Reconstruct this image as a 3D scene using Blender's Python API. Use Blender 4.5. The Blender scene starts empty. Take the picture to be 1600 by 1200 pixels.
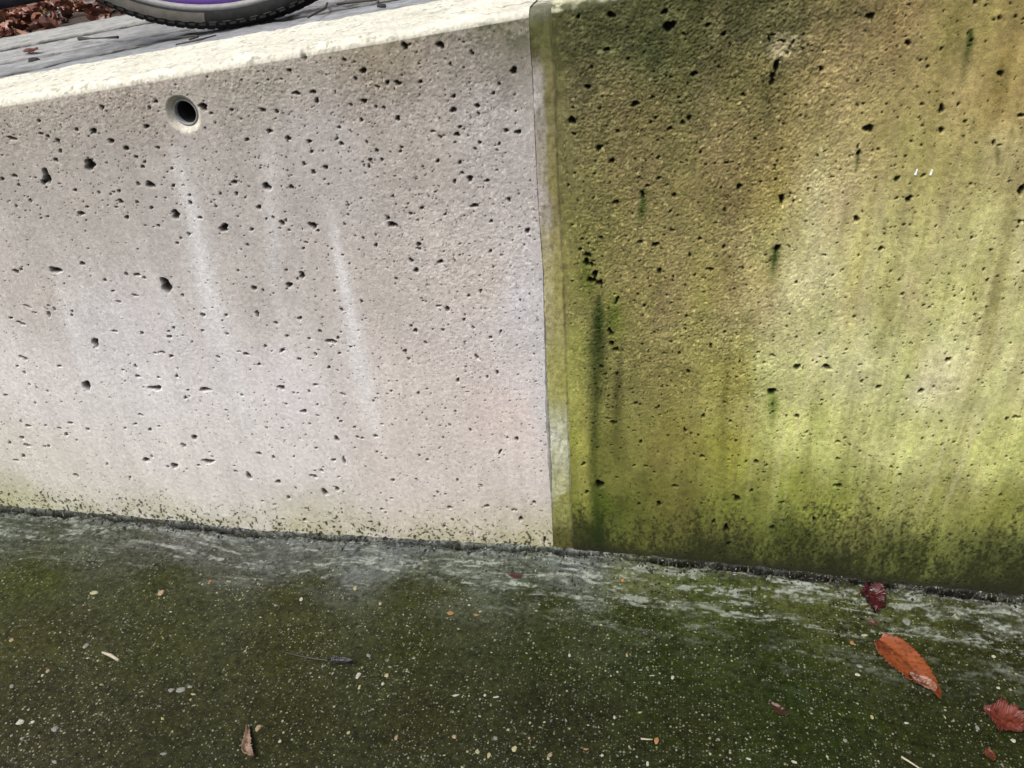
import bpy, bmesh, math, random
import numpy as np
from mathutils import Matrix, Vector

scene = bpy.context.scene
COL = scene.collection
# ---------------------------------------------------------------- camera, sky, sun, exposure
cam_d = bpy.data.cameras.new('camera')
cam = bpy.data.objects.new('camera', cam_d); COL.objects.link(cam)
cam_d.sensor_width = 36.0; cam_d.sensor_fit = 'HORIZONTAL'
cam_d.lens = 1290.0 / 1600.0 * 36.0
cam_d.clip_start = 0.02; cam_d.clip_end = 500.0
_r = (0.98305106, 0.17637677, -0.05001849)
_u = (-0.05350385, 0.53696374, 0.84190693)
_f = (-0.17535094, 0.82496132, -0.53729961)
cam.matrix_world = Matrix(((_r[0], _u[0], -_f[0], 0.1820593), (_r[1], _u[1], -_f[1], -0.795),
                           (_r[2], _u[2], -_f[2], 0.7747946), (0, 0, 0, 1)))
scene.camera = cam
SUN_EL, SUN_AZ = math.radians(58), math.radians(212)      # azimuth clockwise from +Y
world = bpy.data.worlds.new('World'); scene.world = world; world.use_nodes = True
wn = world.node_tree.nodes; wl = world.node_tree.links; wn.clear()
wo = wn.new('ShaderNodeOutputWorld'); wb = wn.new('ShaderNodeBackground'); sky = wn.new('ShaderNodeTexSky')
sky.sky_type = 'NISHITA'; sky.sun_disc = False; sky.sun_elevation = SUN_EL; sky.sun_rotation = SUN_AZ
sky.air_density = 1.0; sky.dust_density = 6.0; sky.ozone_density = 0.6
hsv = wn.new('ShaderNodeHueSaturation'); hsv.inputs['Saturation'].default_value = 0.32   # overcast: nearly white cloud
wl.new(sky.outputs[0], hsv.inputs['Color']); wl.new(hsv.outputs[0], wb.inputs[0])
wb.inputs[1].default_value = 0.10
wl.new(wb.outputs[0], wo.inputs[0])
sun_d = bpy.data.lights.new('sun', 'SUN'); sun_d.energy = 1.5; sun_d.angle = math.radians(28); sun_d.color = (1, 0.965, 0.91)
sun = bpy.data.objects.new('sun', sun_d); COL.objects.link(sun)
sd = Vector((math.sin(SUN_AZ) * math.cos(SUN_EL), math.cos(SUN_AZ) * math.cos(SUN_EL), math.sin(SUN_EL)))
sun.rotation_euler = sd.to_track_quat('Z', 'Y').to_euler()
scene.view_settings.view_transform = 'Standard'; scene.view_settings.look = 'None'
scene.view_settings.exposure = 0.9; scene.view_settings.gamma = 1.0
scene.render.resolution_x = 1024; scene.render.resolution_y = 768
scene.render.engine = 'CYCLES'

rng = np.random.RandomState(7)
random.seed(7)
# measured on the wall: pores (x, z, half width, half height in 0.1 mm, tilt in degrees)
PITS=[(-7222,790,44,23,-10),(-7185,1108,22,26,0),(-7059,885,33,32,0),(-6950,1217,32,34,0),(-6917,1082,59,29,0),(-6895,1938,31,20,0),(-6842,1506,21,24,0),(-6756,1439,42,27,0),(-6637,1092,21,25,0),(-6569,1103,26,25,0),(-6511,2423,25,19,0),(-6484,1841,18,20,0),(-6468,1469,23,15,0),(-6446,2139,17,20,0),(-6443,2328,22,25,0),(-6358,2555,63,30,-15),(-6354,2100,17,20,0),(-6315,601,32,45,30),(-6301,3148,28,18,0),(-6263,1439,41,15,0),(-6205,2053,17,20,0),(-6194,1341,41,21,40),(-6182,3073,64,26,-20),(-6065,1256,21,15,0),(-6056,1541,41,24,15),(-5986,3325,51,20,-25),(-5945,3806,45,28,0),(-5919,3240,28,15,-20),(-5871,2461,31,16,0),(-5861,3836,27,19,0),(-5817,1460,33,24,0),(-5727,865,18,22,0),(-5723,3230,28,35,0),(-5676,3349,25,15,0),(-5623,4966,25,24,0),(-5614,3307,21,22,0),(-5578,2177,68,71,0),(-5577,4647,17,17,0),(-5443,5001,37,20,0),(-5441,653,21,25,0),(-5437,4894,21,20,0),(-5400,3229,18,20,0),(-5389,3841,79,46,0),(-5377,3283,18,19,0),(-5364,4712,23,23,0),(-5303,5425,60,19,-15),(-5301,5429,55,21,-15),(-5231,1522,22,14,0),(-5216,4522,25,13,0),(-5210,2843,41,81,-15),(-5110,4931,37,32,0),(-5084,992,60,39,30),(-5048,1604,22,17,0),(-5041,4996,57,83,0),(-4987,3937,43,22,0),(-4984,1057,20,24,0),(-4953,2454,26,10,0),(-4922,1762,39,17,-25),(-4922,5477,25,14,0),(-4920,5472,24,11,0),(-4891,5612,22,21,0),(-4878,3025,41,17,0),(-4863,1524,24,28,0),(-4851,5187,32,23,0),(-4849,5443,24,22,0),(-4843,5440,20,19,0),(-4790,898,20,24,0),(-4774,4568,49,25,-10),(-4770,2373,33,26,0),(-4763,3731,26,18,0),(-4754,5286,22,21,0),(-4747,2526,23,26,0),(-4746,5396,20,30,0),(-4745,5397,22,28,0),(-4743,4842,32,16,0),(-4713,1588,27,14,0),(-4705,3589,26,14,0),(-4680,925,65,42,0),(-4679,3446,44,12,0),(-4664,4647,25,12,0),(-4586,2202,89,37,0),(-4510,2226,32,26,0),(-4507,882,20,12,-40),(-4500,3021,27,19,0),(-4475,2374,28,13,0),(-4470,5517,27,13,0),(-4467,5520,22,20,0),(-4456,4818,18,18,0),(-4455,5136,75,61,0),(-4447,3819,25,27,0),(-4436,1294,44,29,-20),(-4423,3540,43,16,0),(-4406,2741,27,12,-20),(-4305,3818,42,20,0),(-4304,964,25,21,0),(-4302,2758,40,20,0),(-4298,4653,24,12,0),(-4274,5503,38,31,0),(-4268,5505,33,27,0),(-4267,4830,20,12,0),(-4234,1444,45,39,0),(-4225,3779,19,20,0),(-4216,4720,28,32,0),(-4207,2410,23,25,0),(-4205,4531,28,24,0),(-4198,4840,20,20,0),(-4191,2711,29,25,0),(-4179,2083,23,26,0),(-4143,1048,107,38,-3),(-4134,2989,33,22,0),(-4122,3064,24,14,0),(-4111,2203,23,16,0),(-4103,5398,36,20,0),(-4097,5397,42,25,0),(-4086,5751,35,22,0),(-4056,1137,24,14,0),(-4036,3117,20,21,0),(-4014,4717,20,20,0),(-3998,4440,16,10,0),(-3965,3690,84,88,0),(-3946,5318,38,22,0),(-3946,5319,33,21,0),(-3931,4926,23,23,0),(-3862,2232,77,36,0),(-3857,5223,23,22,0),(-3856,4651,24,18,0),(-3837,4443,24,18,0),(-3816,5118,27,17,0),(-3787,3571,21,18,0),(-3787,4918,53,42,0),(-3774,5171,19,18,0),(-3766,911,27,20,0),(-3661,4235,28,14,0),(-3657,3102,24,16,0),(-3648,1926,18,13,0),(-3632,5551,35,24,0),(-3603,4295,16,16,0),(-3594,3317,30,32,0),(-3589,849,39,64,0),(-3579,4581,55,51,0),(-3568,5326,26,18,0),(-3548,2735,31,19,-40),(-3537,5742,21,19,0),(-3510,4912,21,21,0),(-3488,4349,20,24,0),(-3487,414,25,15,0),(-3473,5100,17,17,0),(-3444,5806,30,17,0),(-3387,4919,13,13,0),(-3370,2179,22,15,0),(-3360,4720,23,23,0),(-3349,1252,42,25,0),(-3345,4806,17,17,0),(-3338,3073,23,18,0),(-3319,371,29,15,0),(-3292,4549,25,20,0),(-3289,3330,21,22,0),(-3247,2832,21,9,0),(-3177,786,43,35,0),(-3160,2798,47,19,0),(-3153,1207,21,25,0),(-3144,1686,16,19,0),(-3082,519,29,30,0),(-3067,4682,19,13,0),(-3036,4432,74,39,25),(-3025,2654,30,19,0),(-2990,3918,16,17,0),(-2972,4829,17,17,0),(-2939,702,17,20,0),(-2931,5749,58,33,-15),(-2925,129,34,25,20),(-2924,1697,20,13,0),(-2881,3365,25,40,0),(-2879,2925,23,19,0),(-2859,1241,14,17,0),(-2855,341,31,21,0),(-2854,5686,18,17,0),(-2843,3700,32,34,0),(-2833,4929,13,13,0),(-2804,2329,52,34,20),(-2795,4237,19,20,0),(-2792,2082,20,18,0),(-2783,4832,23,22,0),(-2774,4960,37,22,20),(-2739,3677,18,19,0),(-2702,4424,21,21,0),(-2673,2874,42,23,35),(-2673,3253,27,18,0),(-2654,2263,15,17,0),(-2643,930,60,28,-5),(-2616,5718,26,14,0),(-2615,1617,18,11,0),(-2575,1985,48,28,0),(-2572,3078,19,20,0),(-2557,4682,30,24,0),(-2533,664,51,52,0),(-2532,1795,20,16,0),(-2523,5418,22,21,0),(-2522,5412,25,15,0),(-2519,1407,18,24,0),(-2510,1037,30,20,0),(-2499,4549,15,15,0),(-2475,2761,27,23,0),(-2440,2296,19,22,0),(-2415,4566,17,17,0),(-2413,4916,51,41,0),(-2403,3753,41,37,0),(-2398,1934,22,13,0),(-2397,3939,18,18,0),(-2371,2102,17,20,0),(-2356,3324,30,24,40),(-2344,741,35,34,0),(-2337,2402,34,19,10),(-2324,4507,32,30,0),(-2308,1231,36,24,10),(-2293,3055,18,20,0),(-2283,3835,18,18,0),(-2279,950,25,11,0),(-2277,5714,30,22,0),(-2277,5716,33,20,0),(-2275,4535,19,19,0),(-2266,693,19,14,0),(-2261,4426,19,13,0),(-2254,5505,33,17,0),(-2252,2843,21,23,0),(-2248,5505,33,17,0),(-2219,3883,39,41,0),(-2203,1582,31,47,30),(-2164,1236,22,54,0),(-2138,3160,24,22,0),(-2137,4211,19,16,-30),(-2133,4913,27,27,0),(-2131,1907,15,18,0),(-2128,5699,22,20,0),(-2113,2664,21,23,0),(-2100,1865,24,18,0),(-2089,4284,23,12,0),(-2066,5427,31,23,0),(-2059,5429,31,23,0),(-2022,3029,69,31,-6),(-1998,2283,38,15,-20),(-1976,4482,50,38,0),(-1945,2871,22,18,0),(-1943,5163,22,22,0),(-1932,1787,22,18,-20),(-1929,3082,20,22,0),(-1927,4424,22,15,0),(-1916,6093,33,15,20),(-1914,1635,26,18,-15),(-1886,5880,42,16,0),(-1877,5876,42,16,0),(-1865,3696,17,19,0),(-1854,5074,29,22,0),(-1852,1623,22,16,0),(-1844,4243,11,12,0),(-1843,5396,26,19,0),(-1843,5396,31,19,0),(-1835,5289,20,19,0),(-1819,3457,24,21,0),(-1759,436,30,20,0),(-1742,6214,29,26,0),(-1741,6217,31,26,0),(-1715,384,18,23,0),(-1711,5126,29,26,0),(-1705,5886,32,20,0),(-1705,5888,27,18,0),(-1693,4143,15,16,0),(-1690,1415,17,21,0),(-1684,5801,21,28,0),(-1683,5805,19,24,0),(-1668,1670,39,18,0),(-1616,2209,15,17,0),(-1608,4505,15,15,0),(-1594,647,25,17,0),(-1580,1313,15,19,0),(-1559,3576,19,21,0),(-1558,1865,23,13,0),(-1550,4613,13,13,0),(-1543,2318,17,10,0),(-1536,961,24,30,0),(-1533,5430,17,16,0),(-1530,4717,14,14,0),(-1496,5373,24,23,0),(-1493,5538,21,14,0),(-1476,5880,12,12,0),(-1420,4347,16,17,0),(-1369,2371,16,19,0),(-1334,5760,17,16,0),(-1331,6184,22,20,0),(-1288,5150,13,13,0),(-1287,4267,18,25,0),(-1249,5608,23,18,0),(-1248,6007,22,21,0),(-1236,5136,17,17,0),(-1222,5388,17,16,0),(-1215,5205,22,21,0),(-1210,1005,13,27,30),(-1193,5792,31,29,0),(-1155,6080,36,30,0),(-1127,1409,17,21,0),(-1126,5298,19,14,0),(-1125,2946,35,20,10),(-1111,3875,22,16,0),(-1107,4582,25,22,0),(-1090,5210,19,19,0),(-1089,2843,24,16,0),(-1080,5736,17,16,0),(-1072,4510,50,37,-15),(-1031,5926,20,19,0),(-1029,1344,15,29,-35),(-1027,2366,18,21,0),(-1022,4821,21,16,0),(-1007,3285,17,19,0),(-1001,737,18,17,0),(-996,5728,19,18,0),(-962,3225,31,25,0),(-946,816,18,22,0),(-928,5966,26,21,0),(-917,229,23,29,0),(-909,4099,27,27,0),(-883,5293,17,16,0),(-868,3982,33,29,0),(-868,5622,29,26,0),(-867,5334,19,18,0),(-859,3074,19,22,0),(-853,4634,19,20,0),(-844,799,20,14,0),(-822,5961,38,24,0),(-807,570,35,28,40),(-807,4242,32,15,0),(-804,1903,19,10,0),(-802,4289,36,22,20),(-790,357,22,20,0),(-782,1721,17,20,0),(-724,4698,24,21,0),(-711,6296,35,34,0),(-708,2167,16,12,-40),(-677,1922,16,19,0),(-657,1045,13,32,0),(-657,3556,34,14,15),(-635,3253,19,21,0),(-592,5970,22,20,0),(-588,2129,14,17,0),(-582,4093,36,23,8),(-555,3522,30,30,0),(-518,2578,23,27,0),(-517,5494,29,10,0),(-502,5197,21,21,0),(-479,4632,16,16,0),(-450,5443,23,16,0),(-424,1864,16,27,0),(-376,3393,19,21,0),(-364,6299,46,32,0),(-350,982,17,21,0),(-344,4987,17,25,0),(-302,645,39,25,0),(-297,3696,25,12,0),(-294,5701,38,27,0),(-284,6129,18,16,0),(-278,5465,33,22,0),(-278,5830,22,21,0),(-277,3299,19,21,0),(-272,5184,21,21,0),(-264,2917,23,35,20),(-257,5076,25,15,0),(-242,5537,22,16,0),(-182,5020,38,31,-35),(-160,2647,17,20,0),(-156,3764,22,16,0),(-154,4734,46,23,8),(-103,5326,18,18,0),(-87,3180,20,23,0),(-72,1550,16,45,-20),(-63,6227,17,25,30),(-54,5386,20,20,0),(-51,5740,28,25,0),(-43,5664,14,21,0),(-36,2714,23,29,0),(-15,4232,21,18,0),(-3,5001,29,15,0),(12,4568,24,18,0),(31,1775,14,17,0),(38,3265,18,21,0),(60,614,41,23,0),(101,4193,17,13,0),(118,5860,18,17,0),(137,469,32,36,0),(143,5373,18,18,0),(147,1768,26,29,0),(177,5946,19,18,0),(211,4805,20,24,0),(221,5504,30,17,0),(322,6062,42,32,0),(328,771,31,26,0),(339,5490,36,25,0),(390,4474,31,26,0),(442,144,23,61,0),(558,4710,21,22,0),(562,3599,24,17,0),(630,1514,34,29,0),(646,5185,22,17,0),(663,1569,19,24,0),(685,5284,17,17,0),(744,6115,29,15,0),(745,4905,26,18,0),(824,4968,15,16,0),(855,3917,11,12,0),(862,4549,12,13,0),(868,5600,52,32,-20),(887,5724,21,13,0),(888,5475,30,15,-35),(916,5811,16,16,0),(939,4281,28,19,-25),(944,6515,37,17,0),(957,4393,19,11,0),(965,1459,25,32,-45),(1005,4136,36,43,0),(1006,1017,30,28,0),(1019,4220,43,31,0),(1020,5910,35,23,0),(1055,4111,25,31,0),(1059,6084,28,18,0),(1064,3928,58,36,-15),(1082,5086,15,15,0),(1094,3999,29,59,-15),(1127,5339,43,27,0),(1142,3901,40,40,0),(1156,4416,24,24,0),(1165,1156,72,54,0),(1170,4205,12,13,0),(1172,2865,27,23,0),(1193,6237,34,20,0),(1221,2766,17,20,0),(1225,6523,45,25,0),(1252,3340,22,26,0),(1252,5211,28,30,0),(1258,2155,40,15,0),(1271,3308,30,47,30),(1282,3169,26,39,0),(1300,4798,37,25,0),(1304,5500,26,16,0),(1318,2104,52,24,0),(1329,3707,18,49,-20),(1330,3095,49,24,-15),(1346,2784,23,27,0),(1373,1284,27,16,0),(1378,2603,15,19,0),(1384,6154,20,15,0),(1458,5753,44,28,0),(1510,3973,16,18,0),(1546,3786,16,18,0),(1550,4376,29,22,0),(1559,4881,23,35,0),(1567,2394,23,24,0),(1574,1487,25,13,0),(1605,3534,22,12,0),(1605,4968,25,19,0),(1609,5584,17,17,0),(1612,3182,20,15,0),(1619,3654,22,20,0),(1620,5813,25,15,0),(1643,1852,22,28,0),(1651,5624,25,16,0),(1655,889,21,28,0),(1673,3880,19,12,0),(1692,5247,26,17,0),(1693,6539,35,25,0),(1706,4352,45,26,0),(1709,5046,29,15,20),(1720,1495,28,16,0),(1736,6420,67,42,0),(1740,3336,22,17,0),(1762,4063,28,31,0),(1774,5989,18,12,0),(1790,5524,38,16,15),(1829,2365,17,21,0),(1836,4709,17,18,0),(1852,3084,20,13,0),(1855,2639,23,14,0),(1860,5812,22,12,0),(1863,4512,22,15,0),(1865,4876,30,23,0),(1866,6359,22,14,0),(1898,914,37,39,0),(1904,4002,19,16,0),(1905,5582,28,22,0),(1928,3224,22,13,0),(1960,5623,31,25,0),(1977,6013,39,22,0),(2021,3085,18,22,0),(2050,5396,13,13,0),(2056,4245,19,21,0),(2063,3389,14,17,0),(2066,3550,16,18,0),(2070,6427,25,17,0),(2075,1217,41,24,0),(2088,5302,17,18,0),(2122,4023,15,17,0),(2133,2854,30,22,-20),(2142,4427,20,22,0),(2145,2057,21,27,0),(2211,6348,29,20,0),(2215,2021,17,22,0),(2231,5198,14,15,0),(2268,4095,51,15,-10),(2299,2004,15,20,0),(2306,4959,14,15,0),(2332,2276,21,26,0),(2338,5202,25,15,0),(2346,3197,18,28,0),(2357,4739,18,19,0),(2364,1698,35,23,20),(2385,4347,22,24,0),(2429,5830,25,18,0),(2473,4970,32,31,0),(2474,3371,18,21,0),(2575,5429,17,18,0),(2577,694,29,34,0),(2590,4118,17,19,0),(2599,6305,9,42,20),(2631,6333,29,7,0),(2639,2223,26,17,0),(2666,3021,14,22,0),(2669,5939,29,33,0),(2669,5991,26,37,0),(2690,6077,26,61,-12),(2716,6282,34,8,-20),(2726,1957,17,22,0),(2733,598,33,62,0),(2773,5326,12,13,0),(2785,5172,17,10,0),(2786,346,31,29,0),(2793,5827,13,14,0),(2797,6260,9,48,-25),(2803,5046,16,20,0),(2820,1090,50,45,20),(2823,5337,14,14,0),(2837,2923,21,9,0),(2863,1666,15,20,0),(2882,4848,25,60,15),(2901,4346,33,40,0),(2971,1233,27,24,0),(2982,1672,36,28,15),(2983,1677,34,25,0),(2995,5266,11,11,0),(2999,3117,32,17,-20),(3041,2655,47,54,0),(3069,6044,23,23,0),(3080,1526,19,15,0),(3098,1629,27,15,30),(3099,3475,14,16,0),(3127,3981,21,17,0),(3149,5279,12,13,0),(3209,3352,17,14,0),(3265,2987,38,43,0),(3275,673,28,39,0),(3286,6495,11,11,0),(3336,1081,35,24,0),(3347,2350,33,28,0),(3359,4286,24,11,0),(3386,6349,11,11,0),(3391,5939,16,9,0),(3404,3853,15,12,0),(3407,6466,36,33,0),(3423,5734,17,12,0),(3430,4923,14,12,0),(3433,3400,15,18,0),(3470,5745,16,12,0),(3484,3127,17,13,0),(3508,5300,18,32,0),(3533,4117,10,11,0),(3555,5522,47,40,0),(3564,3004,59,28,-15),(3590,4667,31,30,0),(3609,6399,11,11,0),(3667,5743,11,12,0),(3668,5337,18,14,0),(3672,4295,13,15,0),(3723,4501,9,11,0),(3727,3228,13,17,0),(3737,862,19,41,0),(3743,3618,18,16,-45),(3744,5673,11,8,0),(3746,6250,27,25,0),(3783,5620,13,9,0),(3829,2035,31,19,20),(3855,921,23,30,0),(3864,4366,28,20,25),(3866,1797,26,22,0),(3880,5063,30,26,30),(3892,2095,16,21,0),(3894,3055,24,11,0),(3912,4877,24,13,0),(3920,6114,11,11,0),(3927,1402,60,31,10),(3942,6053,15,16,0),(3946,2852,22,22,0),(3953,4596,11,12,0),(3958,5738,20,13,0),(4000,4132,13,15,0),(4020,6197,15,17,0),(4021,4873,39,29,35),(4025,4620,14,16,0),(4083,1925,14,19,0),(4088,2165,11,14,0),(4096,4043,17,17,0),(4102,5098,26,15,20),(4124,2787,37,20,15),(4127,5696,28,38,0),(4152,3892,22,17,0),(4167,5511,28,25,0),(4201,6316,12,12,0),(4201,6555,16,20,0),(4255,5736,14,15,0),(4311,4609,12,14,0),(4344,5589,20,15,0),(4386,2915,20,15,40),(4416,6432,16,20,0),(4432,3751,17,15,0),(4444,1733,13,17,0),(4453,3042,10,13,0),(4531,5990,29,29,0),(4535,4125,9,11,0),(4535,6438,16,16,0),(4551,2765,32,33,0),(4560,1626,23,25,0),(4609,3950,14,9,0),(4620,5401,20,23,0),(4665,2826,13,17,0),(4674,5382,20,6,0),(4734,3159,29,33,0),(4781,5639,35,15,15),(4833,4180,14,16,0),(4904,2084,14,19,0),(4928,3651,9,12,0),(4959,4976,40,49,0),(5016,2128,17,16,0),(5021,4669,16,22,0),(5150,4030,10,13,0),(5266,1826,12,17,0),(5465,2468,15,36,0),(5549,2497,42,22,0),(5652,1441,16,25,0)]
# observed surface colours (x mm, z mm, sRGB) of each panel, the joint strip and the ground (x mm, y mm)
COL_L=[(-517,554,170,162,152),(-375,586,167,158,148),(-228,604,162,155,144),(-93,620,153,143,126),(8,630,153,145,135),(27,643,126,122,105),(-489,482,180,172,165),(-337,462,182,175,172),(-176,521,184,176,175),(-69,553,180,170,161),(15,553,180,172,170),(-581,359,194,186,180),(-487,301,202,197,205),(-282,370,188,180,176),(-127,376,192,182,176),(-9,380,198,186,178),(33,358,198,194,205),(-640,216,214,208,209),(-454,208,217,213,217),(-270,239,215,207,213),(-131,229,211,198,193),(-5,210,216,196,189),(46,223,208,202,209),(-695,81,211,207,196),(-488,100,216,211,209),(-296,117,216,211,212),(-118,132,211,198,192),(7,143,216,202,196),(-748,4,191,189,160),(-513,16,208,204,191),(-270,12,197,192,171),(-87,15,203,195,178),(35,12,191,185,160)]
COL_R=[(91,644,95,97,60),(149,633,89,94,57),(205,632,97,97,57),(257,646,106,106,63),(310,645,134,122,76),(362,639,153,132,83),(451,642,158,144,79),(91,583,118,112,74),(151,565,122,112,69),(208,582,118,112,69),(265,582,129,122,66),(318,592,167,150,95),(396,597,169,152,95),(463,596,169,150,88),(90,490,126,119,74),(153,491,134,123,76),(227,492,136,125,74),(279,505,153,137,76),(321,493,187,176,120),(354,536,171,157,98),(409,536,175,164,100),(481,525,178,167,111),(82,383,140,135,76),(157,386,140,129,79),(234,404,146,135,78),(284,405,176,166,100),(328,407,207,201,156),(384,429,194,187,121),(433,417,196,190,132),(493,432,206,200,141),(84,262,169,171,86),(132,265,118,115,60),(196,269,136,128,69),(258,273,156,150,74),(310,292,194,195,128),(381,305,210,209,150),(460,285,214,214,156),(530,305,206,204,141),(87,170,158,162,66),(133,174,110,110,50),(201,179,129,123,57),(266,185,158,158,60),(341,209,200,206,118),(443,209,212,214,136),(554,209,196,199,118),(91,79,128,135,49),(143,84,82,88,32),(213,92,107,106,44),(281,109,119,125,46),(375,118,152,158,67),(481,120,154,158,77),(576,120,136,140,62),(103,15,61,64,28),(249,21,64,67,30),(363,45,86,93,37),(473,48,86,93,39),(593,52,76,84,39),(252,-18,43,44,30),(409,-9,43,46,28),(592,-1,43,44,30)]
COL_S=[(61,634,81,81,47),(54,583,188,181,179),(64,583,107,102,65),(54,489,183,175,171),(67,490,144,134,100),(63,383,175,168,132),(71,383,153,144,93),(60,260,168,163,116),(73,261,153,147,89),(63,187,201,201,185),(74,188,178,179,147),(67,98,183,183,147),(74,88,132,132,69),(71,11,99,96,52)]
COL_G=[(-735,-44,95,102,85),(-604,-36,106,111,96),(-454,-34,119,120,116),(-304,-47,119,123,117),(-172,-29,135,141,139),(-36,-37,114,123,109),(89,-30,130,139,132),(171,-30,126,135,83),(250,-51,93,106,47),(365,-45,98,106,49),(476,-45,96,103,47),(597,-18,79,83,46),(-644,-123,79,86,29),(-461,-109,72,76,28),(-277,-109,70,73,21),(-108,-93,70,76,23),(56,-90,63,73,20),(174,-93,60,71,19),(322,-111,55,67,17),(466,-95,57,64,19),(580,-78,63,67,24),(-569,-223,75,76,32),(-409,-198,72,76,29),(-243,-189,67,69,21),(-86,-173,63,67,19),(68,-167,55,64,17),(213,-163,49,64,12),(351,-177,47,64,11),(522,-148,49,56,16),(-496,-322,65,65,32),(-350,-299,61,62,28),(-203,-282,57,58,18),(-59,-266,55,56,18),(80,-250,45,48,15),(215,-245,49,56,14),(345,-233,47,60,11),(505,-212,49,56,14),(-460,-371,70,69,39)]
# water and algae streaks: colour, path of (x mm, z mm, half width 0.1 mm, strength)
ST_L=[((216,216,221),[(-335,532,60,0.3),(-337,511,68,0.4),(-337,462,93,0.79),(-345,384,131,0.9),(-347,308,171,0.88),(-343,215,215,0.61),(-340,123,244,0.0)]),((216,216,221),[(-172,486,43,0.0),(-174,461,51,0.35),(-173,413,60,0.9),(-173,350,78,0.9),(-172,281,105,0.9),(-169,217,126,0.7),(-167,133,149,0.0)]),((216,216,221),[(-411,382,59,0.35),(-404,340,86,0.7),(-400,287,106,0.53),(-408,211,120,0.0)]),((216,216,221),[(-538,378,62,0.18),(-546,298,83,0.61),(-552,221,96,0.53),(-563,137,121,0.0)]),((204,204,207),[(-501,362,123,0.18),(-491,310,234,0.79),(-487,235,280,0.53),(-493,143,294,0.0)]),((205,203,208),[(-230,540,57,0.18),(-242,464,67,0.61),(-257,371,80,0.53),(-262,276,118,0.0)]),((199,197,200),[(40,434,48,0.53),(44,359,57,0.9),(48,259,60,0.88),(50,167,63,0.18)]),((205,200,196),[(-408,461,48,0.18),(-417,390,59,0.53),(-401,349,60,0.0)])]
ST_R=[((205,198,145),[(318,536,84,0.16),(321,480,93,0.89),(325,399,129,0.8),(326,317,155,0.24)]),((206,200,140),[(485,477,43,0.32),(492,398,57,0.8),(498,319,72,0.72),(500,247,88,0.0)]),((200,195,130),[(494,495,43,0.48),(504,419,56,0.64),(512,335,71,0.56),(520,257,74,0.0)]),((195,186,115),[(422,476,50,0.16),(429,410,70,0.56),(436,331,92,0.48),(443,252,96,0.0)]),((195,190,115),[(362,506,45,0.16),(366,442,59,0.64),(370,372,74,0.56),(375,280,78,0.0)]),((128,118,48),[(489,501,32,0.15),(494,445,44,0.46),(501,378,58,0.39),(514,289,67,0.08)]),((130,118,52),[(433,494,33,0.15),(436,457,34,0.39),(440,417,46,0.08)]),((128,114,50),[(400,475,34,0.08),(403,409,47,0.31),(405,344,68,0.27),(415,249,84,0.0)]),((132,116,48),[(460,646,48,0.42),(453,612,50,0.7),(457,558,52,0.14)]),((52,70,16),[(420,633,15,0.97),(421,627,30,0.97),(421,615,30,0.97),(422,602,25,0.56),(423,586,26,0.0)]),((54,72,18),[(351,531,17,0.97),(351,521,17,0.84),(352,506,11,0.0)]),((54,78,14),[(290,433,37,0.97),(290,423,37,0.97),(290,409,25,0.56),(290,391,25,0.0)]),((92,120,20),[(304,265,40,0.97),(306,250,41,0.97),(308,229,28,0.42),(312,198,35,0.0)]),((56,80,18),[(156,491,31,0.97),(155,471,32,0.97),(153,457,19,0.42),(153,444,19,0.0)]),((70,76,26),[(464,537,21,0.7),(469,522,21,0.56),(470,513,16,0.0)]),((34,54,6),[(115,373,27,0.84),(115,350,76,0.97),(113,314,99,0.97),(111,280,101,0.9),(109,228,67,0.77),(107,152,78,0.7),(111,81,97,0.84),(115,5,135,0.97)]),((40,46,14),[(137,315,21,0.42),(136,265,36,0.7),(135,193,45,0.42),(136,115,47,0.0)]),((160,158,76),[(90,329,57,0.14),(92,262,66,0.56),(94,170,70,0.63),(98,80,65,0.56),(101,42,50,0.0)]),((80,98,20),[(116,113,79,0.28),(120,87,113,0.84),(123,61,114,0.14)]),((84,96,22),[(99,422,33,0.5),(101,410,67,0.8),(103,388,89,0.85),(104,361,62,0.2)]),((96,108,30),[(127,381,41,0.3),(130,362,75,0.75),(132,335,76,0.8),(133,307,57,0.3)]),((96,96,26),[(251,337,26,0.0),(254,272,34,0.56),(258,203,50,0.56),(264,107,68,0.28)]),((64,64,34),[(259,598,44,0.42),(267,565,51,0.56),(274,523,46,0.21),(283,473,48,0.0)]),((214,204,150),[(271,633,43,0.8),(273,627,75,0.97),(272,619,65,0.97),(270,613,33,0.3)]),((210,200,145),[(281,630,32,0.9),(279,623,43,0.9),(276,618,27,0.4)]),((188,174,116),[(292,630,37,0.28),(288,621,43,0.84),(283,613,32,0.14)])]
JOINT_L=[(49, 634), (50, 606), (51, 489), (54, 405), (53, 260), (55, 117), (56, 0)]
JOINT_R=[(69, 634), (71, 606), (73, 490), (76, 406), (78, 261), (80, 120), (82, 3)]
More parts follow.
